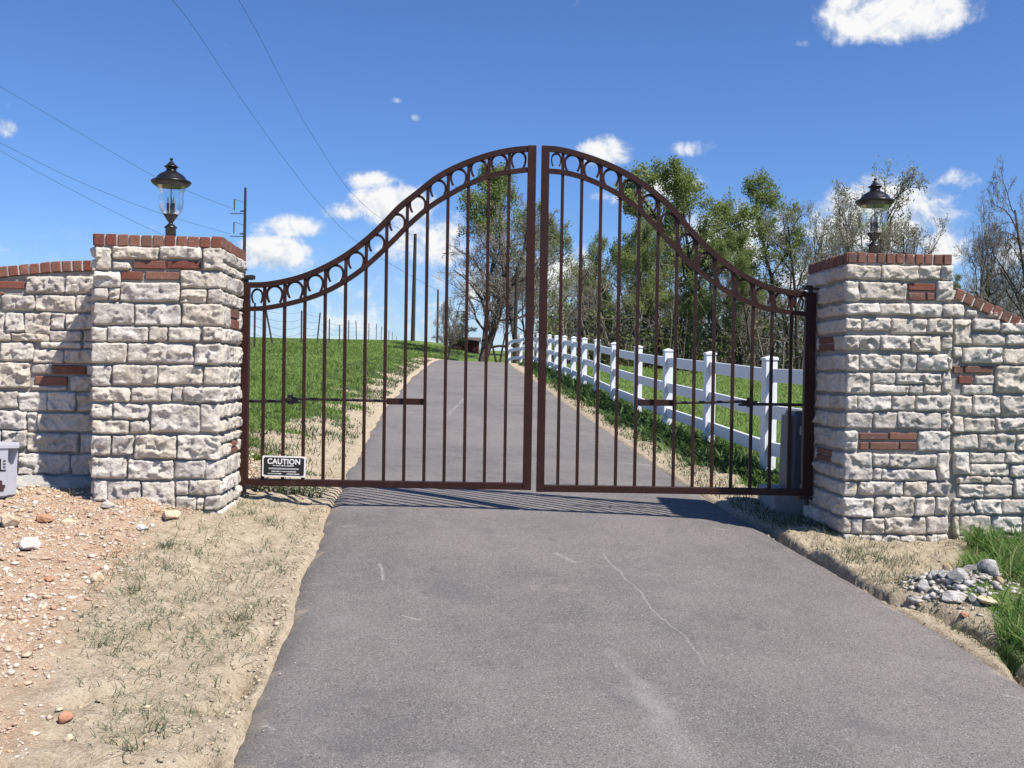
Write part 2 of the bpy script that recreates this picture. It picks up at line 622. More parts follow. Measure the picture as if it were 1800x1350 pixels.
def H(x, y):
    x = np.asarray(x, dtype=float)
    y = np.asarray(y, dtype=float)
    # smoothed profile
    b = 0
    for dy, w in ((-1.2, .15), (-.6, .2), (0, .3), (.6, .2), (1.2, .15)):
        b = b + w * np.interp(y + dy, KY, KZ)
    z = b - 0.025 * np.clip(x, -3, 3) * np.interp(y, [0, 8, 30], [1, 1, .4])
    amt = np.minimum(.12 + .022 * np.maximum(y - 6, 0), .65)
    wd = np.clip(1.0 + .18 * (y - 6), 1.0, 7)
    z = z + amt * ss((-x - 1.45) / wd) + 0.012 * np.clip(-x - 9, 0, 60) * np.interp(y, [5, 30], [0, .4])
    z = z - .45 * ss((x - 3) / 8) * ss((y - 10) / 25)
    return z


def hit(px, py, dz=0.0):
    d = ray(px, py)
    o = np.array((0, 0, ZC))
    dv = np.array(d)
    ts = np.concatenate([np.arange(1.5, 20, .02), np.arange(20, 140, .1)])
    P = o[None, :] + ts[:, None] * dv[None, :]
    below = P[:, 2] < H(P[:, 0], P[:, 1]) + dz
    i = int(np.argmax(below)) if below.any() else len(ts) - 1
    return Vector(P[i])


def gz(x, y):
    return float(H(x, y))


# driveway edges, traced on the ground
LE = [(400, 1350), (440, 1240), (497, 1100), (540, 985), (580, 895), (606, 838), (640, 772), (682, 708), (722, 664), (757, 637.5)]
RE = [(2050, 1350), (1800, 1200), (1640, 1105), (1480, 1010), (1385, 955), (1300, 908), (1205, 850), (1090, 770), (980, 697), (930, 662), (897, 641)]
_l = sorted([(hit(*p).y, hit(*p).x) for p in LE])
_r = sorted([(hit(*p).y, hit(*p).x) for p in RE])


def _edge(tab, y):
    ys = [t[0] for t in tab]
    xs = [t[1] for t in tab]
    k0 = (xs[2] - xs[0]) / (ys[2] - ys[0])
    y = np.asarray(y, dtype=float)
    out = np.interp(y, ys, xs)
    out = np.where(y < ys[0], xs[0] + k0 * (y - ys[0]), out)
    return out


def XL(y):
    y = np.asarray(y, dtype=float)
    return _edge(_l, y) + .05 * (fbm(y * 1.3, y * 0 + 3.3, 3) - .5) * 2 + .014 * (fbm(y * 13, y * 0 + 8.3, 5, .7) - .5) * 2


def XR(y):
    y = np.asarray(y, dtype=float)
    return _edge(_r, y) + .03 * (fbm(y * 1.9, y * 0 + 9.1, 4) - .5) * 2 + .012 * (fbm(y * 9, y * 0 + 2.3, 3) - .5) * 2


GRAVEL = [(380, 897), (275, 950), (205, 1020), (160, 1100), (120, 1200), (70, 1290), (30, 1350)]
_g = sorted([(hit(*p).y, hit(*p).x) for p in GRAVEL])


def XG(y):
    return np.interp(y, [t[0] for t in _g], [t[1] for t in _g])


END_Y = 52.0
_h = hit(1698, 1062)
HEAP = (_h.x, _h.y)


def ground_parts(x, y):
    """height of the soil sheet and colour weights"""
    z = H(x, y)
    xl, xr = XL(y), XR(y)
    dl = xl - x
    dr = x - xr
    d = np.maximum(dl, dr)
    on_road = (d < 0) & (y < END_Y)
    near = np.interp(y, [0, 10, 20], [1, 1, .3])
    n1 = fbm(x * 1.3 + 40, y * 1.3 + 7, 4)
    n2 = fbm(x * 5 + 3, y * 5 + 90, 4)
    n3 = fbm(x * 14 + 31, y * 14 + 9, 3)
    n4 = fbm(x * 32 + 1, y * 32 + 77, 2)
    lump = (n1 - .5) * .10 + (n2 - .5) * .055 + (n3 - .5) * .03 + (n4 - .5) * .014
    fade = ss(d, 0.0, .5)
    zz = z + lump * near * (.25 + .75 * fade)
    # left: sand sits about level with the asphalt, a broken lip in places
    left = (dl > dr)
    lipn = fbm(y * 2.3, x * 2.3 + 55, 3)
    zl = .008 + .04 * (lipn - .35)
    ravine = ss(fbm(y * 1.1 + 8, y * 0 + 2, 3), .50, .62) * np.exp(-((dl - .07) / .055) ** 2) * .07
    # right: soil bank washed out along the asphalt edge
    n_e = fbm(y * 2.3 + 5, y * 0 + 1, 3)
    n_e2 = fbm(x * 9 + 2, y * 9 + 6, 3)
    gw = np.interp(y, [3, 4.3, 4.7, 5.15, 5.5, 6.6, 7.0, 8], [.015, .02, .15, .16, .02, .015, .02, .02]) + .06 * (n_e - .4) + .075 * (n_e2 - .5)
    stepn = np.interp(y, [3.0, 4.2, 5.0, 5.3, 6.7, 7.1, 7.8, 12], [.012, .015, .022, .045, .045, .035, .02, .01]) * np.clip(2.2 * fbm(y * 2.6 + 15, x * 5, 4) - .35, .1, 1.6)
    bankr = stepn * ss(dr, gw, gw + .028 + .05 * n_e2) - .115 * np.exp(-((dr - np.maximum(gw - .012, .010)) / .022) ** 2) * np.interp(y, [3, 4.2, 5, 7, 8], [.25, .4, 1, 1, 0]) * (.4 + 1.1 * n_e)
    bankr = bankr - .03 * np.exp(-((dr - .34 - .2 * (n_e - .5)) / .02) ** 2) * ss(n_e2, .42, .6) * np.interp(y, [3, 4, 7, 8], [1, 1, 1, 0])
    gully = 0
    hp = HEAP
    bankr = bankr + .13 * np.exp(-((x - hp[0]) / .26) ** 2 - ((y - hp[1]) / .26) ** 2)
    zz = zz + np.where(left, zl - ravine * np.interp(y, [0, 9, 12], [1, 1, 0]), bankr - gully * 1.1 + .004)
    # far from the gate the verge just runs level
    zz = np.where(d < 0, np.minimum(z - .05 * ss(-d, 0, .05) + .012 * (left & (d > -.04)), zz), zz)
    # long erosion steps across the sand on the left, front
    for (px, py, l, a, dep) in ((150, 1245, .16, .9, .045), (420, 1245, .18, .3, .05), (240, 1322, .22, .05, .03), (530, 912, .14, -.5, .05),
                                (330, 1262, .2, .2, .02), (500, 880, .3, -.1, .03)):
        c = hit(px, py)
        u = (x - c.x) * math.cos(a) + (y - c.y) * math.sin(a)
        v = -(x - c.x) * math.sin(a) + (y - c.y) * math.cos(a)
        zz = zz - dep * np.exp(-(u / l) ** 2) * np.exp(-((v + .05 * (n2 - .5)) / .035) ** 2) * (d > 0)
    # weights
    nb = fbm(x * 2.2 + 5, y * 2.2 + 1, 4) - .5
    grass = np.zeros_like(z)
    lf = ss(dl - .82 + nb * 1.5 + np.interp(y, [9, 11, 14], [.0, .15, .35]), -.15, .45) * ss(y + nb * 2, 8.6, 10.2)
    rf = ss(dr - np.interp(y, [2, 4, 4.75, 5.2, 5.6, 6, 6.5, 7, 7.6, 9, 20], [.02, .02, .06, .26, .48, .68, .98, 1.1, .9, .55, .35]) + nb * .55, -.1, .25)
    grass = np.maximum(np.where(left, lf, rf), ss(y, END_Y - 8, END_Y) * (d > .25))
    grass = np.where(y > END_Y, 1.0, grass)
    grav = np.where(left, ss(XG(y) - x + nb * .5, -.12, .22) * ss(9.6 - y + nb, 0, 1), 0)
    grav = np.maximum(grav, np.where(left, .75 * ss(dl - .7 + nb * .8, 0, .4) * (1 - lf) * ss(y, 7.5, 8.2), 0))
    grav = np.maximum(grav, np.where(~left, .8 * np.exp(-((x - 3.05) / .5) ** 2 - ((y - 10.6) / .8) ** 2), 0))
    return zz, grass, grav, d


def G(x, y):
    return float(ground_parts(np.array([x], dtype=float), np.array([y], dtype=float))[0][0])


def grow(a, b, s0, k):
    out = [a]
    s = s0
    while out[-1] < b:
        out.append(out[-1] + s)
        s *= k
    return out


xs_p = grow(4.4, 700, .045, 1.055)
xs = np.array([-v for v in xs_p[::-1]] + list(np.arange(-4.36, -1.6, .04)) + list(np.arange(-1.58, -.78, .022)) + list(np.arange(-.76, 1.5, .05)) + list(np.arange(1.52, 2.6, .016)) + list(np.arange(2.62, 4.38, .035)) + xs_p)
ys = np.array(sorted([-v for v in grow(.4, 60, .3, 1.2)]) + list(np.arange(0, 2.4, .3)) + list(np.arange(2.5, 8.9, .035)) + grow(8.92, 1150, .04, 1.022))
gx, gy = np.meshgrid(xs, ys)
zz, wg, wv, dd = ground_parts(gx.ravel(), gy.ravel())
nx, ny = len(xs), len(ys)
idx = np.arange(nx * ny).reshape(ny, nx)
faces = np.stack([idx[:-1, :-1], idx[:-1, 1:], idx[1:, 1:], idx[1:, :-1]], -1).reshape(-1, 4)
gme = np_mesh('ground', np.stack([gx.ravel(), gy.ravel(), zz], 1), faces)
for nm, arr in (('grass_w', wg), ('gravel_w', wv)):
    at_ = gme.attributes.new(nm, 'FLOAT', 'POINT')
    at_.data.foreach_set('value', arr.astype(np.float32))
m, B, p, o = new_mat('soil')
geo = B.n('ShaderNodeNewGeometry')
pos = geo.outputs['Position']
ag = B.n('ShaderNodeAttribute', attribute_name='grass_w')
av = B.n('ShaderNodeAttribute', attribute_name='gravel_w')
n_big = B.noise(pos, 2.2, 5, 0.6)
n_mid = B.noise(pos, 14, 5, 0.65)
n_fine = B.noise(pos, 75, 5, 0.7)
sand = B.ramp(n_mid, [(0.28, (0.32, 0.25, 0.165)), (0.5, (0.465, 0.378, 0.265)), (0.72, (0.57, 0.48, 0.35))])
sand = B.mix(B.math('MULTIPLY', B.sstep(n_fine, 0.48, 0.66), 0.65), sand, (0.23, 0.18, 0.12))
sand = B.mix(B.math('MULTIPLY', B.sstep(n_big, 0.52, 0.68), 0.35), sand, (0.38, 0.31, 0.20))
clay = B.ramp(n_mid, [(0.25, (0.37, 0.235, 0.155)), (0.5, (0.46, 0.325, 0.22)), (0.75, (0.53, 0.43, 0.32))])
vor = B.n('ShaderNodeTexVoronoi', feature='F1')
B.link(pos, vor.inputs['Vector'])
vor.inputs['Scale'].default_value = 55
clay = B.mix(B.math('MULTIPLY', B.sstep(vor.outputs['Distance'], 0.5, 0.25), 0.55), clay,
             B.ramp(B.vmath('DOT_PRODUCT', vor.outputs['Color'], (0.33, 0.33, 0.33)),
                    [(0.2, (0.34, 0.17, 0.09)), (0.5, (0.58, 0.40, 0.25)), (0.75, (0.64, 0.58, 0.50))]))
turf = B.ramp(n_mid, [(0.3, (0.07, 0.115, 0.027)), (0.5, (0.11, 0.175, 0.042)), (0.7, (0.165, 0.21, 0.065))])
turf = B.mix(B.math('MULTIPLY', B.sstep(n_big, 0.5, 0.7), 0.4), turf, (0.13, 0.15, 0.05))
c = B.mix(av.outputs['Fac'], sand, clay)
c = B.mix(B.sstep(B.math('ADD', ag.outputs['Fac'], B.math('MULTIPLY', B.math('SUBTRACT', n_mid, 0.5), 0.7)), 0.35, 0.65), c, turf)
B.link(c, p.inputs['Base Color'])
p.inputs['Roughness'].default_value = 0.97
p.inputs['Specular IOR Level'].default_value = 0.1
bump(B, p, B.math('ADD', n_fine, B.math('MULTIPLY', n_mid, 1.2)), 0.9, 0.02)
ground = link_mesh('ground', gme, m, smooth=True)
tag(ground, kind='structure')

# driveway: its own sheet with a real thickness
ry = np.array(list(np.arange(-6, 2, .5)) + list(np.arange(2, 10, .05)) + grow(10, END_Y, .06, 1.03))
tt = np.array([0, .012, .03, .06, .1] + list(np.linspace(.15, .85, 17)) + [.9, .94, .97, .988, 1])
V = []
for y in ry:
    a, b = float(XL(y)), float(XR(y))
    for i, t in enumerate(tt):
        x = a + (b - a) * t
        crown = .03 * (1 - (2 * t - 1) ** 2) + .006 * (float(fbm(x * .8, y * .8, 3)) - .5) * 2
        edge = -.035 * (max(0, abs(2 * t - 1) - .955) / .045)
        V.append((x, y, gz(x, y) + .012 + crown + edge))
nr, ncx = len(ry), len(tt)
V = np.array(V)
low = V.copy()
low[:, 2] -= .09
idx = np.arange(nr * ncx).reshape(nr, ncx)
F = [np.stack([idx[:-1, :-1], idx[:-1, 1:], idx[1:, 1:], idx[1:, :-1]], -1).reshape(-1, 4)]
off = nr * ncx
for cidx, flip in ((0, False), (ncx - 1, True)):
    a = idx[:-1, cidx]
    b = idx[1:, cidx]
    q = np.stack([a, b, b + off, a + off], -1)
    F.append(q[:, ::-1] if flip else q)
rme = np_mesh('driveway', np.concatenate([V, low]), np.concatenate(F))
rim_ = np.minimum(V[:, 0] - XL(V[:, 1]), XR(V[:, 1]) - V[:, 0])
at_ = rme.attributes.new('rim', 'FLOAT', 'POINT')
at_.data.foreach_set('value', np.concatenate([rim_, rim_]).astype(np.float32))
m, B, p, o = new_mat('asphalt')
geo = B.n('ShaderNodeNewGeometry')
pos = geo.outputs['Position']
nb_ = B.noise(pos, 0.8, 5, 0.6)
nm_ = B.noise(pos, 5, 5, 0.62)
nf_ = B.noise(pos, 130, 4, 0.8)
v2 = B.n('ShaderNodeTexVoronoi', feature='F1')
B.link(pos, v2.inputs['Vector'])
v2.inputs['Scale'].default_value = 210
agg = B.vmath('DOT_PRODUCT', v2.outputs['Color'], (0.33, 0.33, 0.33))
base = B.ramp(nm_, [(0.3, (0.114, 0.102, 0.092)), (0.7, (0.176, 0.157, 0.141))])
base = B.mix(B.sstep(nb_, 0.35, 0.65), base, (0.195, 0.171, 0.154))
base = B.mix(B.math('MULTIPLY', B.sstep(agg, 0.6, 0.82), .85), base, (0.31, 0.29, 0.275))
base = B.mix(B.math('MULTIPLY', B.sstep(agg, 0.40, 0.25), 0.75), base, (0.055, 0.053, 0.053))
base = B.mix(B.math('MULTIPLY', B.sstep(nf_, 0.5, 0.75), 0.35), base, (0.24, 0.23, 0.225))
stn = B.noise(pos, 1.9, 6, 0.7, 0.6)
base = B.mix(B.math('MULTIPLY', B.sstep(stn, 0.52, 0.72), 0.5), base, (0.105, 0.10, 0.098))
base = B.mix(B.math('MULTIPLY', B.sstep(B.noise(pos, 3.1, 6, 0.72, 0.4), 0.56, 0.74), 0.42), base, (0.27, 0.25, 0.235))
# dusty tyre scuffs and scratches: shapes of their own on the surface


def segment_dist(B, pos, a, b):
    a = Vector((a[0], a[1], 0))
    b = Vector((b[0], b[1], 0))
    fl = B.vmath('MULTIPLY', pos, (1, 1, 0))
    pa = B.vmath('SUBTRACT', fl, tuple(a))
    ba = b - a
    t = B.math('MULTIPLY', B.vmath('DOT_PRODUCT', pa, tuple(ba)), 1 / ba.length_squared, clamp=True)
    sc = B.n('ShaderNodeVectorMath', operation='SCALE')
    sc.inputs[0].default_value = tuple(ba)
    B.link(t, sc.inputs['Scale'])
    return B.vmath('LENGTH', B.vmath('SUBTRACT', pa, sc.outputs[0])), t


dist_n = B.n('ShaderNodeVectorMath', operation='SCALE')
nzc = B.n('ShaderNodeTexNoise')
nzc.inputs['Scale'].default_value = 2.5
nzc.inputs['Detail'].default_value = 4
B.link(pos, nzc.inputs['Vector'])
B.link(B.vmath('SUBTRACT', nzc.outputs['Color'], (0.5, 0.5, 0.5)), dist_n.inputs[0])
dist_n.inputs['Scale'].default_value = 0.13
posw = B.vmath('ADD', pos, dist_n.outputs[0])
MARKS = [((1062, 985), (1120, 1055), .009, .4), ((1120, 1055), (1190, 1130), .007, .5), ((1190, 1130), (1245, 1185), .008, .3),
         ((664, 1000), (670, 1028), .012, .5), ((1075, 1165), (1130, 1225), .05, .16), ((1130, 1225), (1215, 1350), .085, .2),
         ((1090, 1230), (1180, 1275), .06, .15), ((975, 985), (1010, 1000), .02, .4), ((705, 1095), (735, 1102), .014, .5),
         ((600, 930), (620, 929), .016, .45), ((1090, 818), (1140, 820), .05, .6), ((780, 740), (815, 705), .03, .45), ((1760, 1232), (1795, 1240), .010, .4),
         ((455, 1285), (475, 1292), .010, .5), ((940, 900), (1000, 905), .05, .25), ((1250, 935), (1275, 938), .03, .25)]
for (pa, pb, wdt, st) in MARKS:
    a, b = hit(*pa), hit(*pb)
    dst, _ = segment_dist(B, posw, (a.x, a.y), (b.x, b.y))
    mk = B.math('MULTIPLY', B.sstep(dst, wdt, wdt * .25), B.math('MULTIPLY', B.sstep(nf_, 0.32, 0.6), st))
    base = B.mix(mk, base, (0.46, 0.43, 0.40))
for (pa, pb, wdt, st) in (((860, 1180), (868, 1192), .03, .3), ((760, 1010), (766, 1016), .03, .25), ((1330, 1110), (1338, 1120), .03, .3), ((640, 1260), (655, 1272), .035, .25), ((965, 958), (972, 962), .03, .4)):
    a, b = hit(*pa), hit(*pb)
    dst, _ = segment_dist(B, posw, (a.x, a.y), (b.x, b.y))
    base = B.mix(B.math('MULTIPLY', B.sstep(dst, wdt, wdt * .2), st), base, (0.06, 0.056, 0.053))
# spilled dust spots
for (px, py, rr) in ((940, 1048, .045), (985, 1050, .06), (1008, 1040, .03), (920, 1043, .02), (995, 1066, .025), (1015, 1052, .035), (958, 1062, .02)):
    a = hit(px, py)
    sp = B.vmath('LENGTH', B.vmath('MULTIPLY', B.vmath('SUBTRACT', posw, tuple(a)), (1, .8, 0)))
    base = B.mix(B.math('MULTIPLY', B.math('MULTIPLY', B.sstep(sp, rr, rr * .3), B.sstep(nf_, .4, .62)), .28), base, (0.44, 0.37, 0.30))
# sand drifted along both rims
ae = B.n('ShaderNodeAttribute', attribute_name='rim')
drift = B.math('SUBTRACT', B.math('MULTIPLY', B.math('SUBTRACT', B.noise(pos, 4.5, 7, 0.72), 0.47), 0.9), ae.outputs['Fac'])
base = B.mix(B.math('MULTIPLY', B.sstep(drift, -0.03, 0.10), B.math('MULTIPLY_ADD', B.sstep(nf_, 0.4, 0.6), .45, .2)), base, (0.45, 0.37, 0.275))
base = B.mix(B.math('MULTIPLY', B.sstep(ae.outputs['Fac'], 0.16, 0.02), B.math('MULTIPLY', B.sstep(nm_, .35, .6), 0.45)), base, (0.085, 0.078, 0.073))
B.link(base, p.inputs['Base Color'])
p.inputs['Roughness'].default_value = 0.82
p.inputs['Specular IOR Level'].default_value = 0.35
bump(B, p, B.math('ADD', agg, nf_), 0.75, 0.006)
drive = link_mesh('driveway', rme, m, smooth=True)
tag(drive, kind='structure')

# ------------------------------------------------------------------ masonry
rnd = random.Random(5)


def stone_mesh(w, h, seed, proud=.04, flat=False):
    """rock-faced block: face looks along +y... built as u (x), n (-y), v (z); origin lower left"""
    rg = np.random.RandomState(seed)
    step = .0085
    nu = int(np.clip(round(w / step), 6, 46)) + 1
    nv = int(np.clip(round(h / step), 5, 22)) + 1
    u, v = np.meshgrid(np.linspace(0, w, nu), np.linspace(0, h, nv))
    e = np.minimum(np.minimum(u, w - u), np.minimum(v, h - v))
    # broken faces: each fracture cell is a plane with its own tilt
    ox, oy = rg.uniform(0, 200, 2)
    wu = u + (fbm(u * 20 + ox, v * 20 + oy, 3) - .5) * .06
    wv_ = v + (fbm(u * 20 + oy, v * 20 + ox, 3) - .5) * .06
    ncell = int(np.clip(w * h / .0022, 4, 20))
    cu = rg.uniform(0, 1, ncell) * w
    cv = rg.uniform(0, 1, ncell) * h
    dist = (wu[..., None] - cu) ** 2 + ((wv_[..., None] - cv) * 1.3) ** 2
    wt_ = np.exp(-(dist - dist.min(-1, keepdims=True)) / .000012)
    wt_ /= wt_.sum(-1, keepdims=True)
    hgt = proud * rg.uniform(.70, 1.05, ncell)
    su_ = rg.normal(0, .24, ncell) * proud / .040
    sv_ = rg.normal(.04, .36, ncell) * proud / .040
    pl_ = hgt + su_ * (u[..., None] - cu) + sv_ * (v[..., None] - cv)
    full = (wt_ * pl_).sum(-1)
    pill = np.clip(e / (.30 * min(w, h)), 0, 1) ** .6
    full = full * (.80 + .20 * pill)
    full = full + (fbm(u * 60 + ox, v * 75 + oy, 4, .65) - .5) * .38 * proud
    for k in range(rg.randint(0, 3)):
        cu1, cv1, rr = rg.uniform(0, 1) * w, rg.uniform(0, 1) * h, rg.uniform(.018, .04)
        full = full - .5 * proud * np.exp(-((u - cu1) ** 2 + (v - cv1) ** 2) / rr ** 2)
    full = np.clip(full, .012, proud * 1.6)
    ed = np.clip(e / .0075, 0, 1) ** .5
    n = .003 + (full - .003) * ed
    # uneven outline
    bu = (fbm(v * 18 + ox, u * 3 + oy, 3) - .5) * .018
    bv = (fbm(u * 14 + oy, v * 3 + ox, 3) - .5) * .018
    cr = .012
    uu = u + np.where(e < .02, bu, bu * .4)
    vv = v + np.where(e < .02, bv, bv * .4)
    # knock the corners in
    for (a, b) in ((0, 0), (0, -1), (-1, 0), (-1, -1)):
        k = rg.uniform(.3, 1.2) * cr
        uu[a, b] += k * (1 if b == 0 else -1)
        vv[a, b] += k * (1 if a == 0 else -1)
    verts = np.stack([uu.ravel(), -n.ravel(), vv.ravel()], 1)
    idx = np.arange(nu * nv).reshape(nv, nu)
    F = np.stack([idx[:-1, :-1], idx[:-1, 1:], idx[1:, 1:], idx[1:, :-1]], -1).reshape(-1, 4)
    rim = np.concatenate([idx[0, :-1], idx[:-1, -1], idx[-1, :0:-1], idx[:0:-1, 0]])
    back = verts[rim].copy()
    back[:, 1] = .03
    o = len(verts)
    k = len(rim)
    j = np.arange(k)
    S = np.stack([rim, o + j, o + (j + 1) % k, rim[(j + 1) % k]], -1)
    return np_mesh('stone', np.concatenate([verts, back]), np.concatenate([F, S]))


def brick_mesh(w, h, d, seed):
    """like stone_mesh: face towards -y, origin lower left, thickness d, slightly worn edges"""
    rg = np.random.RandomState(seed)
    mb = MB()
    mb.box((w / 2, d / 2, h / 2), (w, d, h), bev=min(.005, w * .1))
    me = mb.mesh('brick')
    for v in me.vertices:
        v.co += Vector(rg.uniform(-.0018, .0018, 3))
    return me


class Face:
    """vertical masonry face: origin P0 (plan), direction along the face u, outward normal n"""
    def __init__(s, P0, udir, parent):
        s.P0 = Vector((P0[0], P0[1], 0))
        s.u = Vector((udir[0], udir[1], 0)).normalized()
        s.n = Vector((s.u.y, -s.u.x, 0))       # u to the right seen from outside
        s.parent = parent
        ang = math.atan2(s.u.y, s.u.x)
        s.M = Matrix.Rotation(ang, 4, 'Z')

    def px(s, x, y):
        d = ray(x, y)
        o = Vector((0, 0, ZC))
        t = (s.P0 - o).dot(s.n) / d.dot(s.n)
        q = o + d * t
        return (q - s.P0).dot(s.u), q.z

    def place(s, me, mat, name, u, z, out=0.0):
        o = link_mesh(name, me, mat, s.parent)
        pw = s.P0 + s.u * u + s.n * out
        pw.z = z
        o.matrix_parent_inverse = s.parent.matrix_world.inverted()
        o.matrix_world = Matrix.Translation(pw) @ s.M
        return o

    def stone(s, u0, u1, z0, z1, proud=None):
        global SEED
        SEED += 1
        w, h = u1 - u0, z1 - z0
        if w < .02 or h < .02:
            return
        pr = proud if proud else rnd.uniform(.022, .034) * (0.85 if h < .08 else 1)
        return s.place(stone_mesh(w, h, SEED, pr), M_stone, 'stone', u0, z0)

    def brick(s, u0, u1, z0, z1, out=.012, d=.05):
        global SEED
        SEED += 1
        return s.place(brick_mesh(u1 - u0, z1 - z0, d, SEED), M_brick, 'brick', u0, z0, out)


SEED = 100


def zoomed(rows, ox, oy, sc):
    """[x0,x1,y0,y1] boxes read off an enlargement of the photograph -> photograph pixels"""
    return [(ox + a / sc, ox + b / sc, oy + c / sc, oy + d / sc) for (a, b, c, d) in rows]


def lay(face, boxes, fn, grow_=.004, ulim=None, **kw):
    for (x0, x1, y0, y1) in boxes:
        u0, z1 = face.px(x0, y0)
        u1, z0 = face.px(x1, y1)
        if ulim:
            u0, u1 = max(u0, ulim[0]), min(u1, ulim[1])
        fn(u0 - grow_, u1 + grow_, z0 - grow_, z1 + grow_, **kw)


Z1 = (0, 260, 3.971)
Z2 = (0, 580, 3.971)
Z3 = (1400, 300, 3.971)
Z4 = (1400, 620, 3.75)

# ---- left pillar
PHL = R(5)
L_fr = at(386, 700, 6.55)
L_w = .805
uL = Vector((math.cos(PHL), math.sin(PHL), 0))
L_P0 = Vector((L_fr.x, L_fr.y, 0)) - uL * L_w
bL = Vector((-math.sin(PHL), math.cos(PHL), 0))
L_D = .83
cL = L_P0 + uL * L_w / 2 + bL * L_D / 2
baseL = gz(cL.x, cL.y) - .25
pilL = empty('stone_pillar', (cL.x, cL.y, baseL + .25), 'white limestone gate pillar with brick cap, left of the iron gate', 'pillar', 'gate pillars')
bpy.context.view_layer.update()
fL = Face(L_P0, uL, pilL)
capz0L = fL.px(280, 434)[1]
capz1L = fL.px(280, 413.5)[1]


def core(face_P0, u, b, w, d, z0, z1, parent, mat=M_mortar, name='mortar_core', inset=.004):
    mb = MB()
    c = face_P0 + u * w / 2 + b * d / 2
    ang = math.atan2(u.y, u.x)
    mb.box((0, 0, 0), (w - 2 * inset, d - 2 * inset, z1 - z0), Matrix.Rotation(ang, 3, 'Z'))
    o = mb.build(name, mat, parent)
    o.matrix_parent_inverse = parent.matrix_world.inverted()
    o.matrix_world = Matrix.Translation((c.x, c.y, (z0 + z1) / 2))
    return o


core(L_P0, uL, bL, L_w, L_D, baseL, capz0L + .006, pilL)
S_L1 = [(672, 770, 697, 850), (790, 1105, 690, 778), (1118, 1405, 690, 776), (1425, 1548, 697, 850), (790, 905, 797, 850),
        (665, 835, 862, 972), (1270, 1545, 862, 978), (660, 755, 982, 1062), (765, 832, 980, 1062), (845, 1250, 940, 1074),
        (1265, 1440, 988, 1082), (1455, 1545, 988, 1082), (658, 932, 1082, 1230), (948, 1260, 1090, 1238), (1278, 1545, 1090, 1238),
        (640, 742, 1254, 1350), (755, 1035, 1248, 1350), (1047, 1166, 1254, 1350), (1180, 1392, 1254, 1350), (1418, 1540, 1252, 1350)]
S_L2 = [(645, 880, 92, 228), (898, 1348, 96, 230), (1364, 1535, 98, 240), (648, 775, 248, 384), (793, 1096, 248, 384),
        (1110, 1412, 250, 380), (1430, 1535, 262, 380), (648, 906, 400, 498), (924, 1196, 404, 500), (1206, 1276, 400, 492),
        (1286, 1530, 400, 500), (648, 778, 518, 612), (800, 1034, 516, 620), (650, 896, 630, 720), (914, 1042, 634, 716),
        (1060, 1392, 520, 712), (1408, 1530, 522, 712), (644, 772, 738, 870), (788, 928, 736, 866), (948, 1232, 736, 894),
        (1244, 1530, 736, 900), (646, 882, 890, 1032), (898, 1206, 908, 1040), (1222, 1432, 912, 1032), (1440, 1530, 914, 1036),
        (660, 746, 1046, 1192), (756, 982, 1058, 1232), (996, 1216, 1058, 1240), (1230, 1312, 1056, 1146), (1324, 1525, 1052, 1150),
        (1234, 1372, 1162, 1252), (1380, 1422, 1164, 1250), (1434, 1528, 1162, 1250),
        (660, 980, 1248, 1350), (1000, 1500, 1262, 1350)]
lay(fL, zoomed(S_L1, *Z1), fL.stone, ulim=(-.01, L_w + .02))
lay(fL, zoomed(S_L2, *Z2), fL.stone, ulim=(-.01, L_w + .02))
lay(fL, zoomed([(934, 1156, 786, 848), (1170, 1400, 786, 848), (850, 998, 862, 924), (1018, 1252, 862, 924)], *Z1), fL.brick, .0)


def side_courses(face, depth, zs, seed, cuts=(2, 4), brick_at=(), skip_first=.0):
    rg = random.Random(seed)
    sp = lambda: rnd.uniform(.018, .030)
    for k, (z0, z1) in enumerate(zs):
        if k in brick_at:
            # a small panel of bricks in the course, stone either side
            a, b = depth * .35, depth * .72
            zm = (z0 + z1) / 2
            face.stone(skip_first, a - .012, z0, z1, sp())
            face.stone(b + .012, depth, z0, z1, sp())
            face.brick(a, b, zm + .006, z1)
            face.brick(a, a + (b - a) * .45, z0, zm - .006)
            face.brick(a + (b - a) * .45 + .012, b, z0, zm - .006)
            continue
        n = rg.randint(*cuts)
        ws = [rg.uniform(.6, 1.6) for _ in range(n)]
        t = sum(ws)
        u = skip_first
        for q in ws:
            w = q / t * (depth - skip_first)
            face.stone(u + .008, u + w - .008, z0, z1, sp())
            u += w


def z_of(face, rows, zoom):
    return [(face.px(280, zoom[1] + b / zoom[2])[1], face.px(280, zoom[1] + a / zoom[2])[1]) for (a, b) in rows]


L_rows = z_of(fL, [(690, 775), (790, 850), (862, 975), (988, 1078), (1090, 1236), (1252, 1350)], Z1) + \
    z_of(fL, [(94, 230), (250, 382), (400, 498), (518, 612), (630, 714), (738, 796), (806, 896), (910, 1036), (1052, 1148), (1162, 1250), (1262, 1350)], Z2)
fLs = Face(L_P0 + uL * L_w, bL, pilL)
side_courses(fLs, L_D, L_rows, 3, (2, 4), (4, 12), .0)
# left flank of the pillar, towards the low wall
fLl = Face(L_P0 + bL * L_D, -bL, pilL)
side_courses(fLl, L_D, L_rows, 8, (2, 3))
fLb = Face(L_P0 + bL * L_D + uL * L_w, -uL, pilL)
side_courses(fLb, L_w, L_rows, 18, (2, 4))


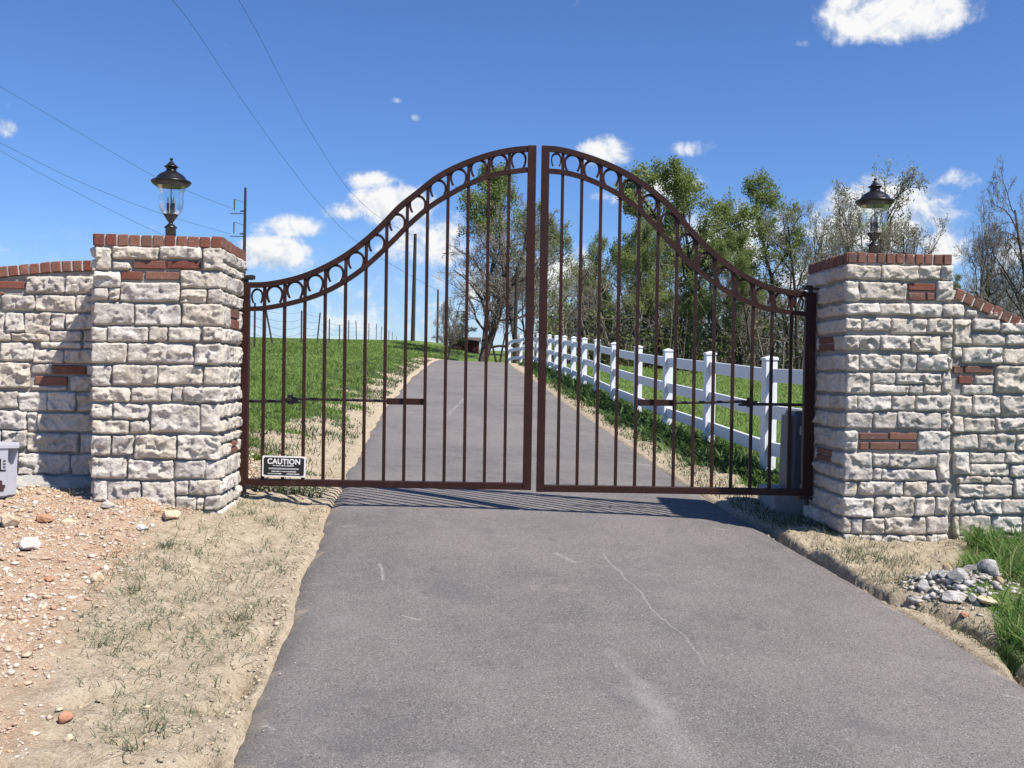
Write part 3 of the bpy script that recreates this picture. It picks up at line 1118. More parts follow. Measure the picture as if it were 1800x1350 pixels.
def brick_cap(P0, u, b, w, d, z0, z1, nbr, parent, nside):
    """rowlock bricks standing round the top of a pillar"""
    ov = .008
    core(P0 - u * (ov - .006) - b * (ov - .006), u, b, w + 2 * ov - .012, d + 2 * ov - .012, z0 + .002, z1 - .006, parent, M_mortar_light, 'mortar_cap')
    sides = [(P0 - u * ov - b * ov, u, w + 2 * ov, nbr), (P0 + u * (w + ov) - b * ov, b, d + 2 * ov, nside),
             (P0 + u * (w + ov) + b * (d + ov), -u, w + 2 * ov, nbr), (P0 - u * ov + b * (d + ov), -b, d + 2 * ov, nside)]
    for (p0, dr, ln, n) in sides:
        f = Face(p0, dr, parent)
        pitch = ln / n
        for i in range(n):
            o = f.brick(i * pitch + .0055, (i + 1) * pitch - .0055, z0 + rnd.uniform(0, .002), z1 + rnd.uniform(-.004, .003), out=rnd.uniform(.0, .005), d=.07)


brick_cap(L_P0, uL, bL, L_w, L_D, capz0L, capz1L, 11, pilL, 11)

# ---- right pillar
PHR = R(2)
R_fl = at(1486, 700, 6.7)
uR = Vector((math.cos(PHR), math.sin(PHR), 0))
bR = Vector((-math.sin(PHR), math.cos(PHR), 0))
R_P0 = Vector((R_fl.x, R_fl.y, 0))
R_w = .702
R_D = .79
cR = R_P0 + uR * R_w / 2 + bR * R_D / 2
baseR = gz(cR.x, cR.y) - .3
pilR = empty('stone_pillar', (cR.x, cR.y, baseR + .3), 'white limestone gate pillar with brick cap, right of the iron gate', 'pillar', 'gate pillars')
bpy.context.view_layer.update()
fR = Face(R_P0, uR, pilR)
capz0R = fR.px(1580, 464)[1]
capz1R = fR.px(1580, 445.5)[1]
core(R_P0, uR, bR, R_w, R_D, baseR, capz0R + .006, pilR)
S_R3 = [(345, 580, 662, 755), (595, 842, 664, 765), (856, 1002, 666, 756), (1012, 1090, 668, 760), (345, 430, 775, 905),
        (442, 762, 782, 905), (980, 1094, 775, 908), (343, 572, 930, 1005), (582, 782, 930, 1006), (795, 1010, 932, 1016), (1022, 1090, 934, 1016),
        (342, 446, 1036, 1112), (458, 650, 1032, 1116), (660, 902, 1034, 1138), (914, 1092, 1036, 1140), (340, 576, 1152, 1250),
        (586, 792, 1152, 1250), (804, 998, 1154, 1264), (1010, 1094, 1160, 1242)]
S_R4 = [(330, 402, 14, 116), (415, 680, 12, 116), (690, 782, 12, 116), (798, 988, 14, 116), (1000, 1022, 40, 116), (332, 476, 132, 265),
        (494, 646, 134, 202), (658, 950, 136, 206), (962, 1024, 138, 256), (498, 728, 212, 266), (738, 826, 212, 270), (838, 942, 212, 266),
        (330, 394, 284, 376), (404, 616, 284, 376), (628, 772, 284, 376), (788, 1024, 284, 382), (326, 492, 400, 496), (508, 656, 394, 500),
        (664, 946, 392, 500), (956, 1022, 400, 500), (318, 396, 516, 636), (804, 1020, 516, 646), (318, 492, 660, 836), (502, 602, 670, 746),
        (610, 916, 672, 756), (502, 550, 766, 836), (558, 912, 766, 838), (930, 1020, 662, 836), (310, 388, 852, 940), (408, 642, 852, 936),
        (650, 700, 852, 940), (708, 852, 850, 938), (862, 1020, 852, 940), (308, 502, 956, 1080), (518, 766, 952, 1080), (778, 906, 952, 1068),
        (918, 1020, 956, 1068), (305, 356, 1092, 1186), (364, 430, 1092, 1186), (444, 572, 1090, 1186), (580, 842, 1084, 1190), (856, 1020, 1084, 1190),
        (305, 478, 1202, 1278), (486, 672, 1204, 1276), (680, 842, 1204, 1276), (856, 1020, 1204, 1276), (305, 600, 1292, 1370), (620, 1010, 1292, 1370)]
lay(fR, zoomed(S_R3, *Z3), fR.stone, ulim=(-.012, R_w + .012))
lay(fR, zoomed(S_R4, *Z4), fR.stone, ulim=(-.012, R_w + .012))
lay(fR, zoomed([(780, 966, 786, 840), (780, 896, 852, 906), (906, 966, 852, 906)], *Z3), fR.brick, .0)
lay(fR, zoomed([(412, 600, 526, 576), (610, 790, 526, 576), (415, 470, 590, 640), (480, 670, 590, 640), (680, 790, 590, 640)], *Z4), fR.brick, .0)
zr = lambda rows, zm: [(fR.px(1520, zm[1] + b / zm[2])[1], fR.px(1520, zm[1] + a / zm[2])[1]) for (a, b) in rows]
R_rows = zr([(662, 758), (778, 905), (930, 1008), (1034, 1130), (1152, 1252)], Z3) + \
    zr([(14, 116), (134, 265), (284, 378), (396, 498), (516, 640), (664, 744), (758, 836), (852, 938), (954, 1076), (1090, 1188), (1204, 1276), (1292, 1370)], Z4)
fRl = Face(R_P0 + bR * R_D, -bR, pilR)
side_courses(fRl, R_D, R_rows, 21, (2, 3), (4, 10))
fRr = Face(R_P0 + uR * R_w, bR, pilR)
side_courses(fRr, R_D, R_rows, 31, (2, 3))
fRb = Face(R_P0 + uR * R_w + bR * R_D, -uR, pilR)
side_courses(fRb, R_w, R_rows, 41, (2, 4))
brick_cap(R_P0, uR, bR, R_w, R_D, capz0R, capz1R, 11, pilR, 12)

# ---- low walls either side


def wall_core(P0, u, b, us, tops, thick, z0, parent):
    """solid following a top profile; us along u, tops heights"""
    mb = MB()
    vs, fs = [], []
    for uu, tz in zip(us, tops):
        for (dd_, z) in ((.004, z0), (thick, z0), (thick, tz), (.004, tz)):
            q = P0 + u * uu + b * dd_
            vs.append((q.x, q.y, z))
    n = len(us)
    for i in range(n - 1):
        for k in range(4):
            fs.append((i * 4 + k, i * 4 + (k + 1) % 4, i * 4 + 4 + (k + 1) % 4, i * 4 + 4 + k))
    fs += [(0, 1, 2, 3), tuple((n - 1) * 4 + k for k in range(4))]
    mb.add(vs, fs)
    o = mb.build('mortar_core', M_mortar, parent)
    o.matrix_parent_inverse = parent.matrix_world.inverted()
    return o


def coping(face, u_list, top_fn, h, parent, thick, direction=1):
    for i in range(len(u_list) - 1):
        u0, u1 = u_list[i], u_list[i + 1]
        za, zb = top_fn(u0), top_fn(u1)
        ang = math.atan2(zb - za, u1 - u0)
        ln = math.hypot(u1 - u0, zb - za)
        global SEED
        SEED += 1
        me = brick_mesh(ln - .011, h, thick + .05, SEED)
        o = link_mesh('brick', me, M_brick, parent)
        pw = face.P0 + face.u * (u0 + .0055) + face.n * (.016 + rnd.uniform(-.002, .003))
        pw.z = za - h + rnd.uniform(-.002, .002)
        o.matrix_parent_inverse = parent.matrix_world.inverted()
        o.matrix_world = Matrix.Translation(pw) @ face.M @ Matrix.Rotation(-ang, 4, 'Y')


# left wall
LW_SET = .46
LW_end = L_P0 + bL * LW_SET          # where it meets the pillar
LWl = 1.9
LW_P0 = LW_end - uL * LWl
wallL = empty('stone_wall', (LW_P0.x + .9, LW_P0.y, gz(LW_P0.x, LW_P0.y)), 'low white limestone wall with brick coping beside the left pillar', 'wall', 'low stone wing walls')
bpy.context.view_layer.update()
fW = Face(LW_P0, uL, wallL)
top_pts = sorted([fW.px(*p) for p in [(163, 457.5), (120, 459), (80, 461.5), (40, 465), (0, 469.5), (-60, 480), (-140, 498)]])
tu = [t[0] for t in top_pts]
tz_ = [t[1] for t in top_pts]
topL = lambda u: float(np.interp(u, tu, tz_)) if u > tu[0] else tz_[0] - (tu[0] - u) * .2
hb = .072
us = list(np.linspace(-.2, LWl + .03, 24))
wall_core(LW_P0, uL, bL, us, [topL(u) - hb - .002 for u in us], .32, baseL - .1, wallL)
mbm = MB()
vs_, fs_ = [], []
for uu in us:
    for (dd_, zo) in ((-.009, -hb + .002), (.33, -hb + .002), (.33, -.007), (-.009, -.007)):
        q = LW_P0 + uL * uu + bL * dd_
        vs_.append((q.x, q.y, topL(uu) + zo))
for i in range(len(us) - 1):
    for k in range(4):
        fs_.append((i * 4 + k, i * 4 + (k + 1) % 4, i * 4 + 4 + (k + 1) % 4, i * 4 + 4 + k))
fs_ += [(0, 1, 2, 3), tuple((len(us) - 1) * 4 + k for k in range(4))]
mbm.add(vs_, fs_)
mo = mbm.build('mortar_bed', M_mortar_light, wallL)
mo.matrix_parent_inverse = wallL.matrix_world.inverted()
ue = fW.px(165, 470)[0]
pitch = (fW.px(165, 470)[0] - fW.px(165 - 18.4, 470)[0])
coping(fW, sorted([ue - i * pitch for i in range(0, 24)]), topL, hb, wallL, .30)
W1 = [(190, 447, 896, 1012), (463, 668, 900, 1016), (20, 242, 1030, 1132), (254, 522, 1030, 1140), (540, 668, 1032, 1142), (-80, 36, 1152, 1282),
      (46, 166, 1154, 1286), (178, 352, 1154, 1302), (364, 456, 1156, 1266), (468, 668, 1162, 1266), (-300, -12, 1030, 1132), (-300, -95, 1152, 1284),
      (-280, -20, 900, 985)]
W2 = [(-100, 76, -2, 76), (88, 340, 22, 76), (80, 345, -34, 14), (352, 572, 4, 76), (588, 668, 4, 76), (290, 572, 86, 128), (586, 668, 86, 128),
      (8, 232, 90, 212), (242, 442, 140, 230), (458, 668, 140, 232), (-160, 206, 226, 402), (224, 362, 240, 304), (498, 668, 322, 420),
      (612, 668, 244, 312), (-120, 126, 430, 546), (136, 328, 434, 560), (340, 534, 436, 564), (548, 668, 436, 566), (-160, 186, 560, 692),
      (196, 262, 576, 700), (274, 668, 580, 704), (20, 186, 704, 822), (194, 360, 718, 842), (334, 552, 720, 848), (568, 668, 722, 850),
      (-160, 10, 704, 822), (-160, 122, 836, 1000), (134, 492, 866, 1008), (504, 668, 870, 1010), (-160, 146, 1014, 1140), (158, 322, 1018, 1142), (334, 668, 1022, 1160),
      (-160, 240, 1156, 1290), (256, 668, 1174, 1290), (228, 472, 394, 420), (-300, -172, 560, 690), (-300, -172, 430, 546), (-300, -172, 226, 402)]
lay(fW, zoomed(W1, *Z1), fW.stone, ulim=(-.2, LWl + .02))
lay(fW, zoomed(W2, *Z2), fW.stone, ulim=(-.2, LWl + .02))
lay(fW, zoomed([(-60, 172, 928, 984), (-80, 28, 1000, 1022)], *Z1), fW.brick, .0)
lay(fW, zoomed([(378, 602, 246, 310), (250, 472, 322, 384)], *Z2), fW.brick, .0)

# right wall
RW_SET = .11
RWl = 1.7
RW_P0 = R_P0 + uR * R_w + bR * RW_SET
wallR = empty('stone_wall', (RW_P0.x + .6, RW_P0.y, gz(RW_P0.x, RW_P0.y)), 'low white limestone wall with steeply sloping brick coping beside the right pillar', 'wall', 'low stone wing walls')
bpy.context.view_layer.update()
fV = Face(RW_P0, uR, wallR)
tpR = sorted([fV.px(*p) for p in [(1674, 506), (1705, 519), (1740, 536), (1775, 552), (1800, 563), (1860, 588), (1940, 612), (2080, 630)]])
tuR = [t[0] for t in tpR]
tzR = [t[1] for t in tpR]
topR = lambda u: float(np.interp(u, tuR, tzR))
us = list(np.linspace(-.03, RWl, 26))
wall_core(RW_P0, uR, bR, us, [topR(u) - hb for u in us], .32, baseR - .1, wallR)
mbm = MB()
vs_, fs_ = [], []
for uu in us:
    for (dd_, zo) in ((-.009, -hb + .002), (.33, -hb + .002), (.33, -.007), (-.009, -.007)):
        q = RW_P0 + uR * uu + bR * dd_
        vs_.append((q.x, q.y, topR(uu) + zo))
for i in range(len(us) - 1):
    for k in range(4):
        fs_.append((i * 4 + k, i * 4 + (k + 1) % 4, i * 4 + 4 + (k + 1) % 4, i * 4 + 4 + k))
fs_ += [(0, 1, 2, 3), tuple((len(us) - 1) * 4 + k for k in range(4))]
mbm.add(vs_, fs_)
mo = mbm.build('mortar_bed', M_mortar_light, wallR)
mo.matrix_parent_inverse = wallR.matrix_world.inverted()
coping(fV, [.0 + i * .0655 for i in range(0, 24)], topR, hb, wallR, .30)
V3 = [(1225, 1412, 1040, 1122), (1424, 1640, 1062, 1130), (1222, 1452, 1144, 1216), (1468, 1700, 1144, 1216), (1158, 1426, 1236, 1346),
      (1446, 1720, 1244, 1350), (1096, 1212, 1040, 1216), (1096, 1146, 1232, 1300), (1340, 1400, 985, 1022)]
V4 = [(1316, 1502, 88, 262), (1516, 1680, 60, 262), (1172, 1292, 152, 206), (1098, 1288, 214, 272), (1034, 1150, 284, 402), (1160, 1332, 282, 412),
      (1348, 1520, 284, 412), (1534, 1700, 284, 412), (1030, 1092, 420, 522), (1102, 1294, 430, 522), (1308, 1510, 430, 512), (1524, 1700, 430, 520),
      (1030, 1188, 540, 632), (1198, 1434, 538, 646), (1450, 1690, 540, 646), (1034, 1130, 660, 800), (1142, 1364, 658, 726), (1376, 1600, 660, 728),
      (1144, 1394, 736, 812), (1408, 1640, 740, 814), (1058, 1272, 818, 858), (1282, 1420, 820, 860), (1434, 1640, 828, 950), (1064, 1222, 866, 948),
      (1234, 1416, 870, 948), (1034, 1166, 960, 1062), (1176, 1342, 968, 1062), (1356, 1530, 968, 1062), (1544, 1720, 968, 1062), (1034, 1062, 1074, 1200),
      (1074, 1268, 1072, 1200), (1288, 1472, 1082, 1190), (1486, 1700, 1080, 1190), (1034, 1300, 1212, 1330), (1316, 1700, 1204, 1330), (1640, 1750, 660, 730)]
lay(fV, zoomed(V3, *Z3), fV.stone, ulim=(.0, RWl))
lay(fV, zoomed(V4, *Z4), fV.stone, ulim=(.0, RWl))
# the wedge-shaped first stone under the coping
for (a, b, lo) in ((.012, .15, 1020), (.165, .245, 1020)):
    z0 = fV.px(1690, 300 + lo / 3.971)[1]
    z1 = topR(b) - hb - .006
    fV.stone(a, b, z0, z1, .02)
lay(fV, zoomed([(1030, 1090, 86, 136), (1104, 1292, 86, 136), (1064, 1156, 152, 206)], *Z4), fV.brick, .0)

# ------------------------------------------------------------------ lanterns
k_ = 6.95 / FPX / 8.43


def prof(pts):
    return [(r * k_, (1200 - y) * k_) for (y, r) in pts]


def lantern(loc, label):
    t = empty('post_lantern', loc, label, 'lantern', 'post lanterns on the pillars')
    MB().lathe(prof([(1345, 0), (1345, 95), (1330, 95), (1322, 75), (1112, 75), (1108, 93), (1096, 93), (1072, 66), (1044, 34), (1030, 29), (1014, 40), (962, 74),
                     (918, 104), (908, 108), (904, 100), (930, 40), (930, 0)]), 28).build('base', M_lamp, t, smooth=True)
    g = MB().lathe(prof([(912, 104), (885, 132), (855, 152), (810, 170), (740, 179), (660, 178), (600, 180), (550, 190), (515, 202), (490, 213)]), 36).build('glass_globe', M_glass, t, smooth=True)
    rf = MB().lathe(prof([(494, 200), (500, 218), (468, 262), (440, 284), (424, 287), (412, 270), (404, 236), (392, 222), (352, 196), (318, 158), (290, 112), (276, 84),
                          (262, 72), (238, 72), (222, 84), (212, 102), (204, 102), (190, 76), (162, 50), (138, 30), (118, 17)]), 36).build('roof', M_lamp, t, smooth=True)
    MB().lathe(prof([(482, 0), (482, 212), (496, 204), (496, 0)]), 28).build('roof_underside', M_lamp, t)
    fi = MB().lathe(prof([(122, 16), (112, 14), (104, 23), (92, 26), (80, 20), (72, 0)]), 16).build('finial', M_lamp, t, smooth=True)
    MB().tube([(0, 0, (1200 - 930) * k_), (0, 0, (1200 - 490) * k_)], 7 * k_, 8).build('rod', M_lamp, t)
    for i in range(3):
        an = R(100) + i * 2 * math.pi / 3
        cx, cy = 46 * k_ * math.cos(an), 46 * k_ * math.sin(an)
        cd = MB().lathe(prof([(925, 0), (925, 20), (900, 26), (895, 20), (745, 20), (740, 0)]), 12, (cx, cy, 0)).build('candle_holder', M_lamp, t)
        MB().lathe(prof([(742, 9), (720, 14), (690, 13), (655, 5), (640, 0)]), 10, (cx, cy, 0)).build('bulb', M_signg, cd)
    return t


pL = at(300, 412, cL.y)
lantern((pL.x, cL.y, pL.z), 'dark bronze lantern with clear glass urn on the left pillar')
pR_ = at(1536, 444, cR.y)
o = lantern((pR_.x, cR.y, pR_.z), 'dark bronze lantern with clear glass urn on the right pillar')
o.rotation_euler.z = R(35)
# ------------------------------------------------------------------ iron gate
YG = 7.25


def gx_(px, py=700):
    return at(px, py, YG).x


def gzv(px, py):
    q = at(px, py, YG)
    return q.x, q.z


def smooth_path(pts, n=70):
    """Catmull-Rom through (x,z) points, evenly spread in x"""
    P = [Vector((a, b)) for a, b in pts]
    P = [2 * P[0] - P[1]] + P + [2 * P[-1] - P[-2]]
    out = []
    for i in range(1, len(P) - 2):
        for k in range(8):
            t = k / 8
            p0, p1, p2, p3 = P[i - 1], P[i], P[i + 1], P[i + 2]
            out.append(.5 * ((2 * p1) + (-p0 + p2) * t + (2 * p0 - 5 * p1 + 4 * p2 - p3) * t * t + (-p0 + 3 * p1 - 3 * p2 + p3) * t ** 3))
    out.append(P[-2])
    return [(p.x, p.y) for p in out]


def horseshoe_mesh(w, h):
    pts = [(w * .33, -h * .50), (w * .41, -h * .37), (w * .47, -h * .20), (w * .5, -h * .02)]
    for i in range(1, 20):
        a = math.pi * i / 20
        pts.append((math.cos(a) * w / 2, math.sin(a) * h * .48))
    pts += [(-x, z) for (x, z) in reversed(pts[:4])]
    ht = [.0098 - .002 * abs(i / (len(pts) - 1) * 2 - 1) for i in range(len(pts))]
    mb = MB().ribbon(pts, 0, ht, .007)
    return mb.mesh('horseshoe')


def gate_leaf(sign, label, px_out, px_in, bars_px, top_px, low_px, bot_px):
    """sign -1: left leaf (hinge left); +1: right leaf"""
    xo0, xo1 = gx_(px_out[0]), gx_(px_out[1])       # hinge stile
    xi0, xi1 = gx_(px_in[0]), gx_(px_in[1])         # meeting stile
    top = smooth_path(sorted([gzv(*p) for p in top_px]))
    low = smooth_path(sorted([gzv(*p) for p in low_px]))
    bot = [gzv(*p) for p in bot_px]
    zb = sum(b[1] for b in bot) / 2
    t = empty('gate_leaf', ((xo0 + xo1) / 2, YG, zb), label, 'gate', 'iron gate leaves')
    bpy.context.view_layer.update()
    inv = t.matrix_world.inverted()

    def part(mb, name, mat=M_iron, **kw):
        o = mb.build(name, mat, t, **kw)
        o.matrix_parent_inverse = inv
        return o
    tzf = lambda x: float(np.interp(x, [p[0] for p in top], [p[1] for p in top]))
    lzf = lambda x: float(np.interp(x, [p[0] for p in low], [p[1] for p in low]))
    # stiles
    for (a, b) in ((xo0, xo1), (xi0, xi1)):
        z1 = tzf((a + b) / 2) + .019
        w = b - a
        part(MB().box(((a + b) / 2, YG, (zb - .026 + z1) / 2), (w, .052, z1 - zb + .026), bev=.003), 'stile')
    xa, xb = (xo1, xi0) if sign < 0 else (xi1, xo0)
    sel = lambda path: [(xa, float(np.interp(xa, [p[0] for p in path], [p[1] for p in path])))] + [p for p in path if xa < p[0] < xb] + [(xb, float(np.interp(xb, [p[0] for p in path], [p[1] for p in path])))]
    part(MB().ribbon(sel(top), YG, .0195, .0195), 'arched_top_rail')
    part(MB().ribbon(sel(low), YG, .0165, .0175), 'arched_lower_rail')
    part(MB().box(((xa + xb) / 2, YG, zb), (xb - xa, .048, .050), bev=.003), 'bottom_rail')
    bx_ = [gx_(b) for b in bars_px]
    for x in bx_:
        z1 = tzf(x) - .015
        part(MB().box((x, YG, (zb + .02 + z1) / 2), (.0225, .0225, z1 - zb - .02), bev=.002), 'bar')
    edges = sorted([xa] + bx_ + [xb])
    hs = horseshoe_mesh(.112, .122)
    for i in range(len(edges) - 1):
        a, b = edges[i], edges[i + 1]
        xm = (a + b) / 2
        zc = (tzf(xm) + lzf(xm)) / 2 + .006
        o = link_mesh('horseshoe', hs, M_iron, t)
        o.matrix_parent_inverse = inv
        o.matrix_world = Matrix.Translation((xm, YG, zc)) @ Matrix.Diagonal((min(1, (b - a - .030) / .112), 1, min(1.0, (b - a) / .13), 1))
    # hinges at the pillar side: strap and pin, top and bottom
    xh = (xo0 + xo1) / 2
    hx = xh - sign * 0
    for z in (tzf(xh) + .045, zb - .045):
        mb = MB()
        mb.box((xh + sign * .02, YG, z), (.13, .05, .014), bev=.002)
        mb.tube([(xh - sign * .0, YG, z - .05), (xh - sign * .0, YG, z + .025)], .017, 10)
        mb.box((xh - sign * .035, YG, z + .012), (.05, .055, .03), bev=.004)
        part(mb, 'hinge', M_black)
    return t, tzf, zb


L_top = [(430, 501), (470, 500), (520, 490), (565, 473), (610, 448), (650, 417), (680, 388), (702, 365), (732, 341), (771, 311), (812, 290), (860, 273), (900, 264.5), (937, 261)]
L_low = [(430, 543), (470, 541), (530, 528), (580, 509), (625, 482), (660, 453), (690, 424), (720, 394), (755, 364), (790, 342), (830, 321), (870, 307), (937, 297)]
R_top = [(945, 261), (985, 264), (1040, 279), (1090, 300), (1130, 324), (1170, 356), (1195, 383), (1217, 409), (1252, 444), (1290, 474), (1330, 497), (1370, 511), (1425, 519)]
R_low = [(945, 299), (1000, 305), (1050, 322), (1100, 350), (1140, 385), (1175, 423), (1205, 455), (1240, 486), (1280, 513), (1320, 533), (1360, 545), (1425, 553)]
barsL = [463 + 35.5 * i for i in range(13)]
barsR = [982.7 + 33.8 * i for i in range(13)]
gl_, tzL, zbL = gate_leaf(-1, 'left leaf of the brown iron double gate, carrying the caution sign', (424, 437), (921, 936), barsL, L_top, L_low, [(470, 845), (900, 857)])
gr_, tzR_, zbR = gate_leaf(1, 'right leaf of the brown iron double gate, nearest the white fence', (1412, 1430), (945, 959), barsR, R_top, R_low, [(980, 858), (1380, 865)])

# opener arms
for sign, lab, pts in ((-1, 'gate opener with black arm across the left gate leaf, housing hidden by the pillar', dict(plate=(679, 748, 706), joint=(506, 703), wall=(428, 706))),
                       (1, 'gate opener with grey housing by the right pillar and black arm across the right leaf', dict(plate=(1122, 1190, 708), joint=(1322, 708), wall=(1432, 713)))):
    pl = pts['plate']
    zc = at((pl[0] + pl[1]) / 2, pl[2], YG).z
    xa, xb = gx_(pl[0]), gx_(pl[1])
    ya = YG + .03
    jx, jz = gzv(*pts['joint'])
    wx, wz = gzv(*pts['wall'])
    t = empty('gate_opener', (jx, ya + .05, jz), lab, 'gate opener', 'gate openers')
    OPENER = t
    bpy.context.view_layer.update()
    inv = t.matrix_world.inverted()
    MBs = [(MB().box(((xa + xb) / 2, ya - .012, zc), (xb - xa, .012, .046), bev=.002), 'mounting_plate', M_iron),
           (MB().tube([((xb if sign < 0 else xa) - sign * .0 - (.28 if sign < 0 else -.28), ya + .02, zc), (jx, ya + .05, jz + .008)], .011, 8), 'forearm', M_black),
           (MB().tube([(jx, ya + .05, jz - .012), (wx, ya + .08, wz)], .012, 8), 'main_arm', M_black),
           (MB().box((jx, ya + .05, jz), (.11, .05, .024), bev=.004).tube([(jx, ya + .05, jz - .035), (jx, ya + .05, jz + .035)], .02, 10)
            .box((jx + .035 * -sign, ya + .05, jz - .018), (.09, .04, .018), bev=.003), 'elbow_joint', M_black)]
    for mb, nm, mt in MBs:
        o = mb.build(nm, mt, t)
        o.matrix_parent_inverse = inv

# opener housing on its pad behind the right hinge post
hb_c = at(1397, 850, 8.0)
gzb = G(hb_c.x, 8.0)
t = OPENER
hoff = Vector((hb_c.x, 8.0, gzb)) - OPENER.location
bm = bmesh.new()
bmesh.ops.create_cube(bm, size=1.0)
bmesh.ops.scale(bm, vec=(.34, .36, .62), verts=bm.verts)
for v in bm.verts:
    if v.co.z > 0:
        v.co.x *= .93
        v.co.y *= .93
bmesh.ops.bevel(bm, geom=[e for e in bm.edges if any(v.co.z > 0 for v in e.verts)], offset=.035, segments=3, affect='EDGES')
me = bpy.data.meshes.new('housing')
bm.to_mesh(me)
bm.free()
hx_l = at(1378, 800, 8.0).x
htop = at(1397, 722, 8.0).z
link_mesh('housing', me, M_opbox, t, hoff + Vector((hx_l + .17 - hb_c.x, 0, htop - .31 - gzb)))
MB().box((hx_l + .17 - hb_c.x, 0, (htop - .62 - gzb) / 2 - .05), (.62, .5, max(.06, htop - .62 - gzb + .1)), bev=.012).build('concrete_pad', M_concrete, t, hoff)
MB().box((hx_l + .085 - hb_c.x, -.172, htop - .15 - gzb), (.022, .012, .07), bev=.002).build('label_plate', M_lbl, t, hoff)

# caution sign
sc_ = at(499, 820, YG - .034)
sw, sh = 76 / FPX * YG, 36.5 / FPX * YG
t = empty('caution_sign', (sc_.x, YG - .034, sc_.z), 'small black and white CAUTION sign on the left gate leaf', 'sign')
t.rotation_euler = (0, R(0.9), 0)


def round_rect(w, h, r, y, depth):
    pts = []
    for (cx, cz, a0) in ((w / 2 - r, h / 2 - r, 0), (-w / 2 + r, h / 2 - r, 90), (-w / 2 + r, -h / 2 + r, 180), (w / 2 - r, -h / 2 + r, 270)):
        for k in range(5):
            a = R(a0 + 22.5 * k)
            pts.append((cx + r * math.cos(a), cz + r * math.sin(a)))
    n = len(pts)
    vs = [(p[0], y, p[1]) for p in pts] + [(p[0], y + depth, p[1]) for p in pts]
    fs = [tuple(range(n)), tuple(range(2 * n - 1, n - 1, -1))] + [(i, (i + 1) % n, n + (i + 1) % n, n + i) for i in range(n)]
    return MB().add(vs, fs)


round_rect(sw, sh, .010, 0, .004).build('plate', M_signw, t)
round_rect(sw - .022, sh - .022, .012, -.0015, .001).build('black_field', M_signb, t)
fc = bpy.data.curves.new('lettering', 'FONT')
fc.body = 'CAUTION'
fc.size = .056
fc.align_x = 'CENTER'
fc.align_y = 'CENTER'
fc.extrude = .0006
fc.offset = .0017
fc.space_character = 1.06
fo = bpy.data.objects.new('lettering', fc)
col.objects.link(fo)
bpy.context.view_layer.update()
lm = bpy.data.meshes.new_from_object(fo.evaluated_get(bpy.context.evaluated_depsgraph_get()))
bpy.data.objects.remove(fo)
lo = link_mesh('lettering', lm, M_signw, t, (0, -.0032, sh * .225))
lo.rotation_euler = (R(90), 0, 0)
lo.scale = (1.0, 1.0, 1)
wid = max(v.co.x for v in lm.vertices) - min(v.co.x for v in lm.vertices)
lo.scale = (.238 / wid, .95, 1)


def fine_print(z, h, x0, x1, mat, seed, words):
    mb = MB()
    rg = random.Random(seed)
    x = x0
    while x < x1:
        w = rg.uniform(.002, .0045)
        mb.box((x + w / 2, -.003, z + rg.uniform(-.0006, .0006)), (w, .001, h * rg.uniform(.7, 1)))
        x += w + rg.choice([.0012, .0012, .0012, .0045 if words else .0012])
    mb.build('fine_print', mat, t)


fine_print(.006, .009, -.078, .074, M_signw, 1, True)
MB().box((0, -.0026, -.0165), (.218, .001, .012)).build('print_band', M_signg, t)
fine_print(-.0365, .008, -.088, .086, M_signw, 2, True)
fine_print(-.053, .008, -.115, -.015, M_signw, 3, True)
fine_print(-.053, .008, .022, .112, M_signw, 4, True)

# ------------------------------------------------------------------ white vinyl rail fence
FP = [(1349, 834), (1245, 789), (1172, 758), (1120, 731), (1078, 715), (1048, 699), (1026, 688), (1007, 678), (991, 669), (977, 661.5), (965, 656), (955, 652), (945, 649), (935, 646)]
depths = [10.4 + 2.32 * i for i in range(len(FP))]
fpts = []
for (p, d) in zip(FP, depths):
    q = at(p[0], p[1], d)
    fpts.append(Vector((q.x, d, 0)))
# the run comes forward to the pillar and, at the far end, swings across
d0 = (fpts[0] - fpts[1])
start = fpts[0] + Vector((.10, -1.0, 0)).normalized() * 2.0
start = Vector((3.05, 8.35, 0))
far = [fpts[-1] + Vector((-.45, 2.2, 0)), fpts[-1] + Vector((-.95, 4.4, 0))]
allp = [start] + fpts + far
fence = empty('white_rail_fence', (fpts[0].x, fpts[0].y, gz(fpts[0].x, fpts[0].y)), 'white vinyl three-rail fence running along the right of the driveway', 'fence')
bpy.context.view_layer.update()
finv = fence.matrix_world.inverted()
pm = MB().box((0, 0, .56), (.127, .127, 1.28), bev=.004).mesh('post')
capm = MB().add([(-.072, -.072, 1.2), (.072, -.072, 1.2), (.072, .072, 1.2), (-.072, .072, 1.2), (-.072, -.072, 1.222), (.072, -.072, 1.222), (.072, .072, 1.222), (-.072, .072, 1.222), (0, 0, 1.248)],
                [(3, 2, 1, 0), (0, 1, 5, 4), (1, 2, 6, 5), (2, 3, 7, 6), (3, 0, 4, 7), (4, 5, 8), (5, 6, 8), (6, 7, 8), (7, 4, 8)]).mesh('cap')
for i, q in enumerate(allp):
    zq = G(q.x, q.y) - .02
    nx_ = allp[min(i + 1, len(allp) - 1)] - allp[max(i - 1, 0)]
    an = math.atan2(nx_.x, nx_.y)
    o = link_mesh('post', pm, M_vinyl, fence)
    o.matrix_parent_inverse = finv
    o.matrix_world = Matrix.Translation((q.x, q.y, zq)) @ Matrix.Rotation(-an, 4, 'Z')
    c = link_mesh('cap', capm, M_vinyl, o)
